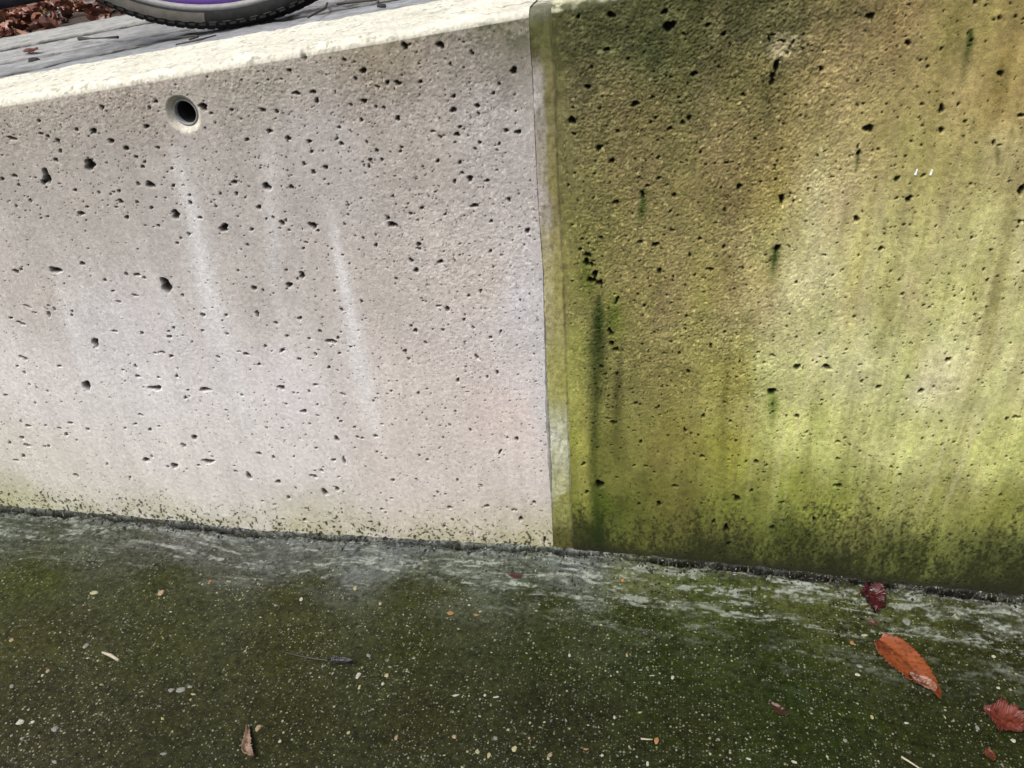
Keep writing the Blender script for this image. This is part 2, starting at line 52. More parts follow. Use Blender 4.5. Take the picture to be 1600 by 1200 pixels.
CHIPS=[(-142,-220,32,50,0,0),(-108,-217,28,34,0,1),(-127,-294,21,24,0,1),(-73,-294,23,35,0,2),(-11,-286,26,29,0,2),(-57,-118,48,34,-5,3),(-24,-119,36,21,-5,3),(-192,-89,30,40,0,1),(-150,-112,27,27,0,1),(-256,-115,26,34,0,0),(-199,-312,21,24,0,0),(-230,-300,33,58,0,2),(17,-300,30,29,0,1),(30,-303,22,33,0,1),(11,-232,21,19,0,0),(24,-233,36,15,15,0),(-22,-235,43,17,25,0),(-135,-236,15,35,0,1),(-109,-229,19,22,0,0),(33,-283,31,26,0,4),(-139,-191,39,22,-25,4),(-449,-127,39,60,0,2),(-394,-98,20,36,0,3),(-537,-141,75,37,5,1),(-495,-222,36,54,-30,4),(-505,-330,51,41,20,0),(-491,-328,26,23,0,0),(-460,-332,47,44,0,4),(-345,-263,70,43,25,4),(-356,-265,47,33,0,4),(-336,-258,35,24,0,4),(-327,-267,35,16,-5,1),(-595,-227,29,41,0,2),(-435,-368,35,21,-15,4),(-521,-269,19,25,0,0),(-519,-262,27,31,0,2),(-547,-289,38,30,-20,4),(-321,-342,40,18,10,4),(97,-166,17,28,0,0),(162,-156,19,33,0,2),(214,-179,22,29,0,0),(55,-293,35,38,-30,1),(199,-260,26,47,0,3),(128,-281,35,13,0,3),(154,-239,16,25,0,0),(92,-293,28,26,0,2),(145,-286,17,19,0,0),(68,-278,16,18,0,2),(291,-267,30,13,-15,0),(262,-249,24,14,-10,4),(66,-260,16,18,0,1),(191,-288,17,33,0,0),(150,-42,28,40,0,3),(416,-144,34,23,-20,0),(420,-132,41,22,-20,4),(422,-197,18,30,0,1),(390,-230,28,28,30,4),(559,-202,30,25,0,0),(527,-192,24,30,0,4),(570,-94,26,23,-20,0),(456,-198,28,13,-5,0),(336,-264,34,15,-15,0),(417,-99,27,30,-20,3),(486,-56,55,59,0,4),(610,-30,35,20,-10,4),(563,-137,21,19,-15,0),(475,-232,15,18,0,4),(433,-85,43,21,10,1)]
GX=[-3, -0.792, -0.575, -0.374, -0.181, 0.056, 0.186, 0.331, 0.48, 0.631, 3]
GZ=[-0.022, -0.0191, -0.0161, -0.0209, -0.0143, -0.0025, -0.005, -0.0059, -0.0131, -0.0144, -0.03]
# ---------------------------------------------------------------- helpers
def lin(c):
    c = np.asarray(c, float) / 255.0
    return np.where(c <= 0.04045, c / 12.92, ((c + 0.055) / 1.055) ** 2.4)
_TAB = np.random.RandomState(11).rand(32, 256, 256).astype(np.float32)
def vnoise(x, y, sx, sy=None, seed=0):
    """smooth value noise 0..1, wavelength sx / sy in metres"""
    sy = sx if sy is None else sy
    t = _TAB[seed % 32]
    a = x / sx + seed * 17.3; b = y / sy + seed * 5.7
    i = np.floor(a).astype(np.int64); j = np.floor(b).astype(np.int64)
    u = (a - i).astype(np.float32); v = (b - j).astype(np.float32)
    u = u * u * (3 - 2 * u); v = v * v * (3 - 2 * v)
    i0 = i & 255; i1 = (i + 1) & 255; j0 = j & 255; j1 = (j + 1) & 255
    return (t[i0, j0] * (1 - u) + t[i1, j0] * u) * (1 - v) + (t[i0, j1] * (1 - u) + t[i1, j1] * u) * v
def fbm(x, y, sx, sy=None, seed=0, octv=4, gain=0.55):
    sy = sx if sy is None else sy
    s = 0; a = 1.0; n = 0
    for k in range(octv):
        s = s + a * vnoise(x, y, sx, sy, seed + k); n += a
        a *= gain; sx *= 0.5; sy *= 0.5
    return s / n
def sst(a, b, x):
    t = np.clip((x - a) / (b - a), 0, 1); return t * t * (3 - 2 * t)
def ctrl(x, y, pts, p=3.0, soft=2.5e-4):
    """inverse-distance blend of the observed colours (x mm, y mm, sRGB) -> linear"""
    num = np.zeros(x.shape + (3,), np.float32); den = np.zeros(x.shape, np.float32)
    for q in pts:
        w = 1.0 / ((x - q[0] * 1e-3) ** 2 + (y - q[1] * 1e-3) ** 2 + soft) ** (p / 2)
        num += w[..., None] * lin(q[2:5]).astype(np.float32); den += w
    return num / den[..., None]
def streak(col, x, z, lst, gain, warp, brk):
    for c, pts in lst:
        xs = np.array([p[0] for p in pts]) * 1e-3; zs = np.array([p[1] for p in pts]) * 1e-3
        ws = np.array([p[2] for p in pts]) * 1e-4; al = np.array([p[3] for p in pts])
        o = np.argsort(zs)
        cx = np.interp(z, zs[o], xs[o]) + warp * 0.004
        w = np.interp(z, zs[o], ws[o]); a = np.interp(z, zs[o], al[o])
        inside = (z > zs.min() - 0.003) & (z < zs.max() + 0.003)
        m = a * np.exp(-((x - cx) / (w * 1.25)) ** 2) * inside * brk
        col[:] = col * (1 - m[..., None]) + (lin(c) * gain).astype(np.float32) * m[..., None]
def tag(o, label=None, cat=None, group=None, kind=None):
    if label: o['label'] = label
    if cat: o['category'] = cat
    if group: o['group'] = group
    if kind: o['kind'] = kind
    return o
def link(name, me, mat=None, parent=None):
    o = bpy.data.objects.new(name, me); COL.objects.link(o)
    if mat is not None and me is not None and len(me.materials) == 0: me.materials.append(mat)
    if parent is not None: o.parent = parent
    return o
def empty(name, loc=(0, 0, 0)):
    o = bpy.data.objects.new(name, None); COL.objects.link(o); o.location = loc; o.empty_display_size = 0.05
    return o
def grid_mesh(name, P, colr=None, smooth=True, rough=None):
    """P: rows x cols x 3"""
    R, C_ = P.shape[:2]
    me = bpy.data.meshes.new(name)
    idx = np.arange(R * C_, dtype=np.int32).reshape(R, C_)
    q = np.stack([idx[:-1, :-1], idx[:-1, 1:], idx[1:, 1:], idx[1:, :-1]], -1).reshape(-1, 4)
    n = len(q)
    me.vertices.add(R * C_); me.vertices.foreach_set('co', P.reshape(-1).astype(np.float32))
    me.loops.add(n * 4); me.loops.foreach_set('vertex_index', q.reshape(-1))
    me.polygons.add(n)
    me.polygons.foreach_set('loop_start', np.arange(0, n * 4, 4, dtype=np.int32))
    me.polygons.foreach_set('use_smooth', np.full(n, smooth, dtype=bool))
    me.update(calc_edges=True)
    if colr is not None: put_col(me, colr.reshape(-1, 3), None if rough is None else rough.reshape(-1))
    return me
def put_col(me, c, a=None):
    at = me.attributes.new('stain', 'FLOAT_COLOR', 'POINT')
    d = np.ones((len(me.vertices), 4), np.float32); d[:, :3] = c
    if a is not None: d[:, 3] = a
    at.data.foreach_set('color', d.reshape(-1))
def pydata(name, v, f, colr=None, smooth=False):
    me = bpy.data.meshes.new(name); me.from_pydata([tuple(map(float, p)) for p in v], [], f); me.update()
    if smooth: me.polygons.foreach_set('use_smooth', np.ones(len(f), dtype=bool))
    if colr is not None: put_col(me, np.asarray(colr, np.float32))
    return me
def nd(nt, t, **kw):
    n = nt.nodes.new(t)
    for k, v in kw.items(): n.inputs[k.replace('_', ' ')].default_value = v
    return n
def stain_mat(name, rough=0.85, grain=700.0, gamp=0.35, bump=0.4, bdist=0.0006, spec=0.35, use_alpha_rough=False, grain2=180.0):
    m = bpy.data.materials.new(name); m.use_nodes = True; nt = m.node_tree
    b = nt.nodes['Principled BSDF']
    at = nt.nodes.new('ShaderNodeAttribute'); at.attribute_name = 'stain'
    tc = nt.nodes.new('ShaderNodeTexCoord')
    n1 = nd(nt, 'ShaderNodeTexNoise', Scale=grain, Detail=4.0, Roughness=0.65); nt.links.new(tc.outputs['Object'], n1.inputs['Vector'])
    n2 = nd(nt, 'ShaderNodeTexNoise', Scale=grain2, Detail=5.0, Roughness=0.6); nt.links.new(tc.outputs['Object'], n2.inputs['Vector'])
    ad = nt.nodes.new('ShaderNodeMath'); ad.operation = 'ADD'
    nt.links.new(n1.outputs['Fac'], ad.inputs[0]); nt.links.new(n2.outputs['Fac'], ad.inputs[1])
    mr = nd(nt, 'ShaderNodeMapRange', From_Min=0.6, From_Max=1.4, To_Min=1 - gamp, To_Max=1 + gamp)
    nt.links.new(ad.outputs[0], mr.inputs['Value'])
    mx = nt.nodes.new('ShaderNodeVectorMath'); mx.operation = 'SCALE'
    nt.links.new(at.outputs['Color'], mx.inputs[0]); nt.links.new(mr.outputs['Result'], mx.inputs['Scale'])
    nt.links.new(mx.outputs['Vector'], b.inputs['Base Color'])
    bp = nd(nt, 'ShaderNodeBump', Strength=bump, Distance=bdist)
    nt.links.new(ad.outputs[0], bp.inputs['Height']); nt.links.new(bp.outputs['Normal'], b.inputs['Normal'])
    b.inputs['Roughness'].default_value = rough; b.inputs['Specular IOR Level'].default_value = spec
    if use_alpha_rough: nt.links.new(at.outputs['Alpha'], b.inputs['Roughness'])
    return m
def plain_mat(name, c, rough=0.5, metal=0.0, var=0.15, scale=60.0, bump=0.1, spec=0.5, coat=0.0):
    m = bpy.data.materials.new(name); m.use_nodes = True; nt = m.node_tree; b = nt.nodes['Principled BSDF']
    tc = nt.nodes.new('ShaderNodeTexCoord')
    n = nd(nt, 'ShaderNodeTexNoise', Scale=scale, Detail=5.0); nt.links.new(tc.outputs['Object'], n.inputs['Vector'])
    mr = nd(nt, 'ShaderNodeMapRange', From_Min=0.25, From_Max=0.75, To_Min=1 - var, To_Max=1 + var); nt.links.new(n.outputs['Fac'], mr.inputs['Value'])
    mx = nt.nodes.new('ShaderNodeVectorMath'); mx.operation = 'SCALE'; mx.inputs[0].default_value = c[:3]
    nt.links.new(mr.outputs['Result'], mx.inputs['Scale']); nt.links.new(mx.outputs['Vector'], b.inputs['Base Color'])
    bp = nd(nt, 'ShaderNodeBump', Strength=bump, Distance=0.001); nt.links.new(n.outputs['Fac'], bp.inputs['Height']); nt.links.new(bp.outputs['Normal'], b.inputs['Normal'])
    b.inputs['Roughness'].default_value = rough; b.inputs['Metallic'].default_value = metal; b.inputs['Specular IOR Level'].default_value = spec
    b.inputs['Coat Weight'].default_value = coat
    return m
KW = 0.80      # photographed wall brightness -> albedo
KG = 0.285      # the same for the ground, which lies open to the sky
def ztop(x): return 0.6464 + 0.1301 * np.clip(x, -4.2, 3.0)
def gz(x): return np.interp(x, GX, GZ)
def spread(fine, lo, hi, n=16, g=1.45):
    """add coarse columns outside the finely meshed stretch"""
    d0 = fine[1] - fine[0]; d1 = fine[-1] - fine[-2]
    a = np.cumsum(0.004 * g ** np.arange(n)); a = a / a[-1]
    return np.concatenate([(fine[0] - a * (fine[0] - lo))[::-1], fine, fine[-1] + a * (hi - fine[-1])])

# ---------------------------------------------------------------- the wall panels
ZB = -0.07; RE = 0.009
jl_z = [q[1] * 1e-3 for q in JOINT_L][::-1]; jl_x = [q[0] * 1e-3 for q in JOINT_L][::-1]
jr_z = [q[1] * 1e-3 for q in JOINT_R][::-1]; jr_x = [q[0] * 1e-3 for q in JOINT_R][::-1]
JL = lambda z: np.interp(z, jl_z, jl_x) + 0.00012 * np.sin(z * 641 + 1)
JR = lambda z: np.interp(z, jr_z, jr_x) + 0.00012 * np.sin(z * 560)
NF, NR, NT = 620, 12, 84
tf = np.linspace(0, 1, NF) ** 0.88                     # front rows, finer towards the top
TOPD = 0.200
def wtop(x): return ztop(x) + 0.0066
HOLE = (-0.3182, 0.5680)
def profile(xg, shift=None):
    """rows x cols coordinates of the sheet: front face, rounded edge, top, back face"""
    zt = wtop(xg)[None, :]
    X = np.repeat(xg[None, :], NF + NR + NT + 8, 0)
    Y = np.zeros_like(X); Z = np.zeros_like(X); NY = np.zeros_like(X); NZ = np.zeros_like(X)
    Z[:NF] = ZB + tf[:, None] * (zt - RE - ZB); NY[:NF] = -1
    th = (np.arange(1, NR + 1) / NR * math.pi / 2)[:, None]
    Y[NF:NF + NR] = RE - RE * np.cos(th); Z[NF:NF + NR] = zt - RE + RE * np.sin(th)
    NY[NF:NF + NR] = -np.cos(th); NZ[NF:NF + NR] = np.sin(th)
    k = NF + NR
    Y[k:k + NT] = RE + (TOPD - RE) * (np.arange(1, NT + 1) / NT)[:, None]; Z[k:k + NT] = zt; NZ[k:k + NT] = 1
    k += NT
    Y[k:] = TOPD; Z[k:] = zt - 0.05 * np.arange(1, 9)[:, None]; NY[k:] = 1
    if shift is not None: X = X + shift(X, Z)
    return X, Y, Z, NY, NZ
def apply_pits(D, DK, X, Z, xg, pits, seed):
    """carve irregular pores into displacement D (metres, inward negative); DK marks pore interiors"""
    rs = np.random.RandomState(seed)
    for (px, pz, a, b, an, dep) in pits:
        m = max(a, b) * 1.5
        c0 = np.searchsorted(xg, px - m) - 1; c1 = np.searchsorted(xg, px + m) + 2
        c0 = max(c0 - 2, 0); c1 = min(c1 + 2, len(xg))
        h = wtop(px) - RE - ZB
        t0 = max((pz - m - 0.003 - ZB) / h, 0); t1 = min((pz + m + 0.003 - ZB) / h, 1)
        r0 = max(int(np.searchsorted(tf, t0)) - 1, 0); r1 = min(int(np.searchsorted(tf, t1)) + 1, NF)
        if r1 <= r0 or c1 <= c0: continue
        x = X[r0:r1, c0:c1] - px; z = Z[r0:r1, c0:c1] - pz
        ca, sa = math.cos(an), math.sin(an)
        u = (x * ca + z * sa) / a; v = (-x * sa + z * ca) / b
        ph = np.arctan2(v, u)
        k1, k2, k3 = rs.uniform(0, 6.28, 3)
        rr = 1 + 0.16 * np.sin(2 * ph + k1) + 0.13 * np.sin(3 * ph + k2) + 0.09 * np.sin(5 * ph + k3)
        rho = np.hypot(u, v) / rr
        d = dep * np.clip(1 - rho ** 3.2, 0, None)
        D[r0:r1, c0:c1] = np.minimum(D[r0:r1, c0:c1], -d)
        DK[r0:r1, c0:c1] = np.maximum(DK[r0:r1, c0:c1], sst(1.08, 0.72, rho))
def pit_list(x0, x1):
    out = []
    rs = np.random.RandomState(3)
    for (px, pz, a, b, an) in PITS:
        if x0 <= px * 1e-4 <= x1:
            a_, b_ = a * 1e-4 * 0.90, b * 1e-4 * 1.04
            dep = min(max(a_, b_) * rs.uniform(1.3, 2.1), 0.012)
            out.append((px * 1e-4, pz * 1e-4, a_, b_, math.radians(an), dep))
    return out
def random_pits(n, x0, x1, dens, seed, rmin=0.0005, rmax=0.0017):
    rs = np.random.RandomState(seed); out = []
    while len(out) < n:
        x = rs.uniform(x0, x1); z = rs.uniform(-0.02, float(wtop(x)) - 0.012)
        if rs.rand() > dens(x, z): continue
        a = rmin * (rmax / rmin) ** (rs.rand() ** 2.6)
        out.append((x, z, a * rs.uniform(0.9, 1.4), a * rs.uniform(0.85, 1.15), rs.uniform(-0.5, 0.5), a * rs.uniform(1.0, 1.9)))
    return out
def front(A): return A[:NF]

def build_left():
    x1 = 0.056
    fine = np.arange(0.0, 1.0001, 1 / 745.0)
    fx = -0.86 + (0.86 + x1) * (1.12 * fine - 0.12 * fine ** 2)            # 1.35 mm at the far left to 1.1 mm at the joint
    mx0 = np.arange(-1.40, -0.8625, 0.0048)
    xg = np.concatenate([spread(mx0, -6.0, x1 + 1, 16)[:16], mx0, fx])
    sh = lambda X, Z: (JL(Z) - 0.0003 - x1) * sst(-0.12, x1, X)
    X, Y, Z, NY, NZ = profile(xg, sh)
    W = slice(0, NF)
    x, z = X[W], Z[W]
    gzz = gz(x); h = z - gzz; dt = wtop(x) - z
    # --- relief
    rough = np.clip(0.30 + 0.8 * sst(-0.22, -0.02, x) * sst(0.16, 0.42, z) + 0.9 * sst(0.11, 0.02, dt) - 0.5 * sst(0.2, 0.05, h), 0.10, 1.2)
    rough *= 0.40 + 0.8 * fbm(x, z, 0.06, seed=3, octv=3)
    D = (fbm(x, z, 0.25, seed=1, octv=3) - 0.5) * 0.004 + (fbm(x, z, 0.012, seed=6, octv=2) - 0.5) * 0.0007 * rough
    D += (vnoise(x, z, 0.0026, 0.0022, seed=9) - 0.5) * 0.0005 * rough
    D += rng.normal(0, 1, x.shape) * 0.00017 * rough
    D *= sst(-0.004, 0.03, JL(z) - x)
    D -= 0.0045 * np.exp(-dt / 0.005) * fbm(x, z, 0.008, seed=12, octv=4)           # worn upper edge
    DK = np.zeros_like(D); P0 = np.zeros_like(D)
    pl = pit_list(-1, 0.05)
    dens = lambda a, b: 0.30 + 0.7 * max(0, min(1, (a + 0.3) / 0.3)) * (1 if b > 0.2 else 0.5) + 0.5 * (b > 0.45)
    pl += random_pits(5000, -0.86, 0.052, dens, 21, 0.00044, 0.0012)
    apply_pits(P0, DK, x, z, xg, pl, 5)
    # --- the form-tie hole: conical recess with a bore behind it
    rr = np.hypot(x - HOLE[0], z - HOLE[1])
    cone = np.where(rr < 0.0195, -0.0080 * sst(0.0198, 0.0125, rr), 0)
    cone = np.where(rr < 0.0122, -0.130, cone)
    P0 = np.minimum(P0, cone)
    D = np.where(rr < 0.0215, D * sst(0.019, 0.0235, rr), D) + P0
    # --- colour
    wx = x + (fbm(x, z, 0.05, 0.10, seed=14) - 0.5) * 0.05; wz = z + (fbm(x, z, 0.05, 0.09, seed=18) - 0.5) * 0.05
    c = ctrl(wx, wz, COL_L) * KW
    brk = np.clip(0.70 + 0.6 * fbm(x, z, 0.012, 0.05, seed=20), 0, 1)
    streak(c, x, z, ST_L, KW, vnoise(x, z, 0.03, 0.12, seed=2) - 0.5, brk)
    vs = fbm(x, z, 0.012, 0.16, seed=22, octv=3) - 0.5                              # faint run marks
    c *= (1 + 0.16 * vs + 0.16 * (fbm(x, z, 0.022, seed=24) - 0.5) + 0.16 * (vnoise(x, z, 0.0032, seed=25) - 0.5))[..., None]
    spec = rng.rand(*x.shape)
    c = np.where((spec > 1 - 0.022 * rough)[..., None], np.minimum(c * 1.45, 0.72), c)
    # algae and black specks creeping up from the foot
    n1 = fbm(x, z, 0.018, 0.02, seed=26); fl = 0.035 + 0.06 * (fbm(x, z * 0, 0.09, seed=28, octv=3))
    g = sst(fl, 0.005, h) * sst(0.30, 0.62, n1) * 0.40
    c = c * (1 - g[..., None]) + lin((150, 150, 92)).astype(np.float32) * KW * g[..., None]
    n2 = vnoise(x, z, 0.0034, 0.0040, seed=30) * 0.5 + vnoise(x, z, 0.0020, 0.0022, seed=31) * 0.5
    k = sst(0.0, 0.08, 0.070 - h + 0.060 * (n1 - 0.5))
    s = sst(0.74 - 0.22 * k, 0.86 - 0.22 * k, n2) * sst(0.02, 0.3, k)
    c = c * (1 - 0.92 * s[..., None]) + lin((40, 42, 26)).astype(np.float32) * KW * 0.92 * s[..., None]
    # moss at the upper corner by the joint
    mo = sst(0.10, 0.0, np.hypot((x - 0.052) * 1.0, (dt) * 2.0)) * sst(0.36, 0.6, fbm(x, z, 0.012, seed=5)) * 1.1
    mo = np.clip(mo + sst(0.020, 0.004, dt) * sst(-0.24, 0.0, x) * sst(0.42, 0.62, fbm(x, z, 0.01, seed=8)) * 0.8, 0, 0.93)
    c = c * (1 - mo[..., None]) + lin((70, 74, 42)).astype(np.float32) * KW * mo[..., None]
    sv = vnoise(x, z, 0.0023, 0.0021, seed=26); sw = vnoise(x, z, 0.0019, 0.0019, seed=27)
    gr = np.clip(rough - 0.2, 0, 1)
    pb = sst(0.76, 0.90, sv) * gr * 0.30; pd = sst(0.28, 0.12, sw) * gr * 0.45
    c = c * (1 + 1.6 * pb[..., None]) + 0.02 * pb[..., None]; c *= (1 - 0.65 * pd)[..., None]
    lum = c.mean(-1, keepdims=True); grey = lum * np.array((1.055, 1.0, 0.945), np.float32)
    keepc = 0.55 + 0.45 * np.maximum(sst(0.10, 0.0, h), sst(0.08, 0.0, dt))[..., None]
    c = c * keepc + grey * (1 - keepc)
    c *= (1 - 0.90 * DK)[..., None]                                                 # pore interiors painted dark, standing in for their shade
    cl = (rr < 0.0205)
    c = np.where(cl[..., None], np.array((0.44, 0.415, 0.36), np.float32) * (1 + 0.7 * (fbm(x, z, 0.006, seed=3) - 0.5))[..., None], c)
    C = np.zeros(X.shape + (3,), np.float32); C[W] = c
    T = slice(NF, X.shape[0]); xt, yt = X[T], Y[T] + (Z[T] - wtop(X[T]))
    n = fbm(xt, yt, 0.03, seed=4); n3 = fbm(xt, yt, 0.006, seed=7, octv=3)
    ct = np.ones(xt.shape + (3,), np.float32) * np.array((0.49, 0.472, 0.405), np.float32)
    ct *= (0.78 + 0.44 * n)[..., None] * (0.88 + 0.24 * vnoise(xt, yt, 0.003, seed=9))[..., None]
    n6 = vnoise(xt, yt, 0.0060, 0.0075, seed=23); sp = np.clip(sst(0.62, 0.70, n3) * 0.5 * sst(0.35, 0.55, fbm(xt, yt, 0.05, seed=17)) + 0.75 * sst(0.90, 0.95, n6), 0, 0.9); ct = ct * (1 - sp[..., None]) + np.array((0.16, 0.155, 0.12), np.float32) * sp[..., None]
    gy = sst(0.62, 0.75, fbm(xt, yt, 0.02, 0.012, seed=19)) * sst(-0.15, 0.05, xt) * 0.8
    ct = ct * (1 - gy[..., None]) + np.array((0.07, 0.075, 0.035), np.float32) * gy[..., None]
    C[T] = ct
    DT = (n3 - 0.5) * 0.0016 + (n - 0.5) * 0.004; DT = DT - 0.0025 * sst(0.70, 0.80, n3) - 0.003 * sst(0.88, 0.95, n6)
    Dall = np.zeros_like(X); Dall[W] = D; Dall[T] = DT
    e = NF; Dall[e:e + 10] = Dall[e:e + 10] * np.linspace(0, 1, 10)[:, None] + D[-1][None, :] * np.linspace(1, 0, 10)[:, None]
    Dall[NF:] *= sst(-0.002, 0.03, 0.056 - X[NF:])
    P = np.stack([X, Y + NY * Dall, Z + NZ * Dall], -1)
    return grid_mesh('concrete_wall_panel', P, C)

def build_right():
    x0 = 0.079
    fine = np.linspace(0, 1, 600)
    fx = x0 + (0.70 - x0) * (1.06 * fine - 0.06 * fine ** 2)
    mx1 = np.arange(0.7045, 1.25, 0.0048)
    xg = np.concatenate([fx, mx1, spread(mx1, x0 - 1, 6.0, 16)[-16:]])
    sh = lambda X, Z: (JR(Z) + 0.0002 - x0) * sst(0.22, x0, X)
    X, Y, Z, NY, NZ = profile(xg, sh)
    W = slice(0, NF); x, z = X[W], Z[W]
    gzz = gz(x); h = z - gzz; dt = wtop(x) - z
    rough = 0.18 + 1.0 * sst(0.42, 0.26, x + (fbm(x, z, 0.08, seed=2) - 0.5) * 0.14) * sst(0.10, 0.36, z) + 0.7 * sst(0.16, 0.02, dt) * sst(0.50, 0.26, x)
    rough = np.clip(rough, 0.12, 1.5) * (0.6 + 0.8 * fbm(x, z, 0.05, seed=13, octv=3))
    D = (fbm(x, z, 0.25, seed=10, octv=3) - 0.5) * 0.004 + (fbm(x, z, 0.014, seed=16, octv=2) - 0.5) * 0.0006 * rough
    D += (vnoise(x, z, 0.0022, 0.0020, seed=19) - 0.5) * 0.00030 * rough + rng.normal(0, 1, x.shape) * 0.00030 * rough
    D -= 0.007 * np.exp(-dt / 0.007) * fbm(x, z, 0.02, seed=15, octv=3)
    D *= sst(-0.004, 0.03, x - JR(z))
    D -= 0.0010 * np.exp(-(x - JR(z)) / 0.0025)                                    # chamfer at the joint
    DK = np.zeros_like(D); P0 = np.zeros_like(D)
    dens = lambda a, b: 0.45 + 0.55 * (a < 0.3) * (b > 0.2) + 0.25 * (a > 0.34)
    pl = pit_list(0.081, 0.8) + random_pits(4600, 0.082, 0.70, dens, 33, 0.00050, 0.0014)
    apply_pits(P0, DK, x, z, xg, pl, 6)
    D = D + P0
    wx = x + (fbm(x, z, 0.04, 0.10, seed=11) - 0.5) * 0.05; wz = z + (fbm(x, z, 0.05, 0.09, seed=21) - 0.5) * 0.06
    c = ctrl(wx, wz, COL_R) * KW
    brk = np.clip(0.45 + 1.0 * fbm(x, z, 0.010, 0.04, seed=27), 0, 1)
    streak(c, x, z, ST_R, KW, vnoise(x, z, 0.02, 0.08, seed=23) - 0.5, brk)
    vs = fbm(x, z, 0.013, 0.20, seed=24, octv=4) - 0.5
    smooth_zone = np.clip(1 - rough, 0.15, 1)
    mott = fbm(x, z, 0.018, 0.024, seed=6) - 0.5
    c *= (1 + 0.55 * vs * smooth_zone + 0.22 * mott + 0.22 * (vnoise(x, z, 0.0033, seed=4) - 0.5))[..., None]
    run = fbm(x + (vnoise(x, z, 0.05, 0.1, seed=7) - 0.5) * 0.006, z, 0.0075, 0.30, seed=25, octv=3, gain=0.7)
    pale = sst(0.56, 0.70, run) * smooth_zone * sst(0.60, 0.45, z) * sst(0.06, 0.20, h) * sst(0.24, 0.34, x)
    dull = sst(0.45, 0.30, run) * smooth_zone * sst(0.03, 0.2, h)
    c = c * (1 - 0.42 * pale[..., None]) + lin((206, 200, 146)).astype(np.float32) * KW * 0.42 * pale[..., None]
    c = c * (1 - 0.30 * dull[..., None]) + lin((122, 112, 50)).astype(np.float32) * KW * 0.30 * dull[..., None]
    pt = fbm(x, z, 0.016, 0.022, seed=30, octv=5, gain=0.65)
    c *= (1 - 0.12 * sst(0.53, 0.58, pt) + 0.08 * sst(0.46, 0.42, pt))[..., None]
    hue = (fbm(x, z, 0.03, 0.08, seed=9) - 0.5) * 0.7                             # green film over ochre
    c[..., 0] *= 1 - 0.25 * hue; c[..., 2] *= 1 - 0.8 * hue
    # moss along the top edge
    mo = sst(0.13, 0.0, dt + (fbm(x, z, 0.03, seed=29) - 0.5) * 0.10) * sst(0.46, 0.24, x) * sst(0.30, 0.62, fbm(x, z, 0.010, seed=1, octv=3))
    mo = np.clip(mo * 0.85, 0, 0.72)
    c = c * (1 - mo[..., None]) + lin((66, 68, 36)).astype(np.float32) * KW * mo[..., None]
    sv = vnoise(x, z, 0.0023, 0.0021, seed=26); sw = vnoise(x, z, 0.0019, 0.0019, seed=27)
    gr = np.clip(rough - 0.25, 0, 1)
    pb = sst(0.74, 0.92, sv) * gr * 0.5; pd = sst(0.28, 0.12, sw) * gr * 0.65
    c = c * (1 + 1.6 * pb[..., None]) + 0.02 * pb[..., None]; c *= (1 - 0.65 * pd)[..., None]
    # dark algae drips rising from the foot
    top = 0.020 + 0.075 * fbm(x, z * 0 + 0.3, 0.05, seed=3, octv=3) + 0.020 * sst(0.25, 0.45, x)
    n2 = 0.36 * fbm(x, z, 0.009, 0.040, seed=8, octv=4) + 0.30 * vnoise(x, z, 0.0026, 0.0060, seed=12) + 0.34 * vnoise(x, z, 0.0017, 0.0026, seed=14)
    k = np.clip(1 - h / (top * 2.4), 0, 1)
    s = sst(0.58 - 0.42 * k, 0.98 - 0.42 * k, n2) * sst(0.0, 0.45, k)
    c = c * (1 - 0.88 * s[..., None]) + lin((40, 43, 17)).astype(np.float32) * KW * 0.88 * s[..., None]
    n4 = vnoise(x, z, 0.0035, 0.004, seed=17) * 0.6 + vnoise(x, z, 0.0018, 0.002, seed=18) * 0.4
    lo = sst(0.36, 0.02, h); s2 = sst(0.86 - 0.10 * lo, 0.92 - 0.10 * lo, n4) * 0.75
    s2 = s2 * (0.5 + vnoise(x, z, 0.03, seed=20))
    s2 = np.clip(s2, 0, 0.9)
    c = c * (1 - s2[..., None]) + lin((44, 46, 20)).astype(np.float32) * KW * s2[..., None]
    b = sst(0.022, 0.004, h + (n2 - 0.5) * 0.02) * 0.8
    c = c * (1 - b[..., None]) + lin((40, 40, 28)).astype(np.float32) * KW * b[..., None]
    jd = np.exp(-np.clip(x - JR(z), 0, 1) / 0.0022) * 0.45 * np.clip(fbm(x, z, 0.004, 0.02, seed=2) * 1.6, 0, 1)
    c = c * (1 - jd[..., None]) + lin((52, 48, 36)).astype(np.float32) * KW * jd[..., None]
    lum = c.mean(-1, keepdims=True); c = c * 0.88 + 0.12 * lum * np.array((1.06, 1.03, 0.80), np.float32)
    c *= (1 - 0.92 * DK)[..., None]  # pore shade painted into the colour, algae dirt included
    C = np.zeros(X.shape + (3,), np.float32); C[W] = c
    T = slice(NF, X.shape[0]); xt, yt = X[T], Y[T] + (Z[T] - wtop(X[T]))
    n = fbm(xt, yt, 0.03, seed=4); n3 = fbm(xt, yt, 0.006, seed=7, octv=3)
    ct = np.ones(xt.shape + (3,), np.float32) * np.array((0.40, 0.385, 0.27), np.float32) * (0.7 + 0.6 * n)[..., None]
    n5 = fbm(xt, yt, 0.014, seed=13, octv=4)
    mt = np.clip(sst(0.022, -0.006, yt + 0.05 * (n - 0.5) + 0.03 * (n5 - 0.5)) * 1.3 * sst(0.25, 0.5, n5), 0, 0.92) + 0.5 * sst(0.58, 0.68, n5) * sst(0.12, 0.3, xt)
    mt = np.clip(mt, 0, 0.92)
    ct = ct * (1 - mt[..., None]) + np.array((0.040, 0.046, 0.016), np.float32) * mt[..., None]
    C[T] = ct
    DT = (n3 - 0.5) * 0.002 + (n - 0.5) * 0.005
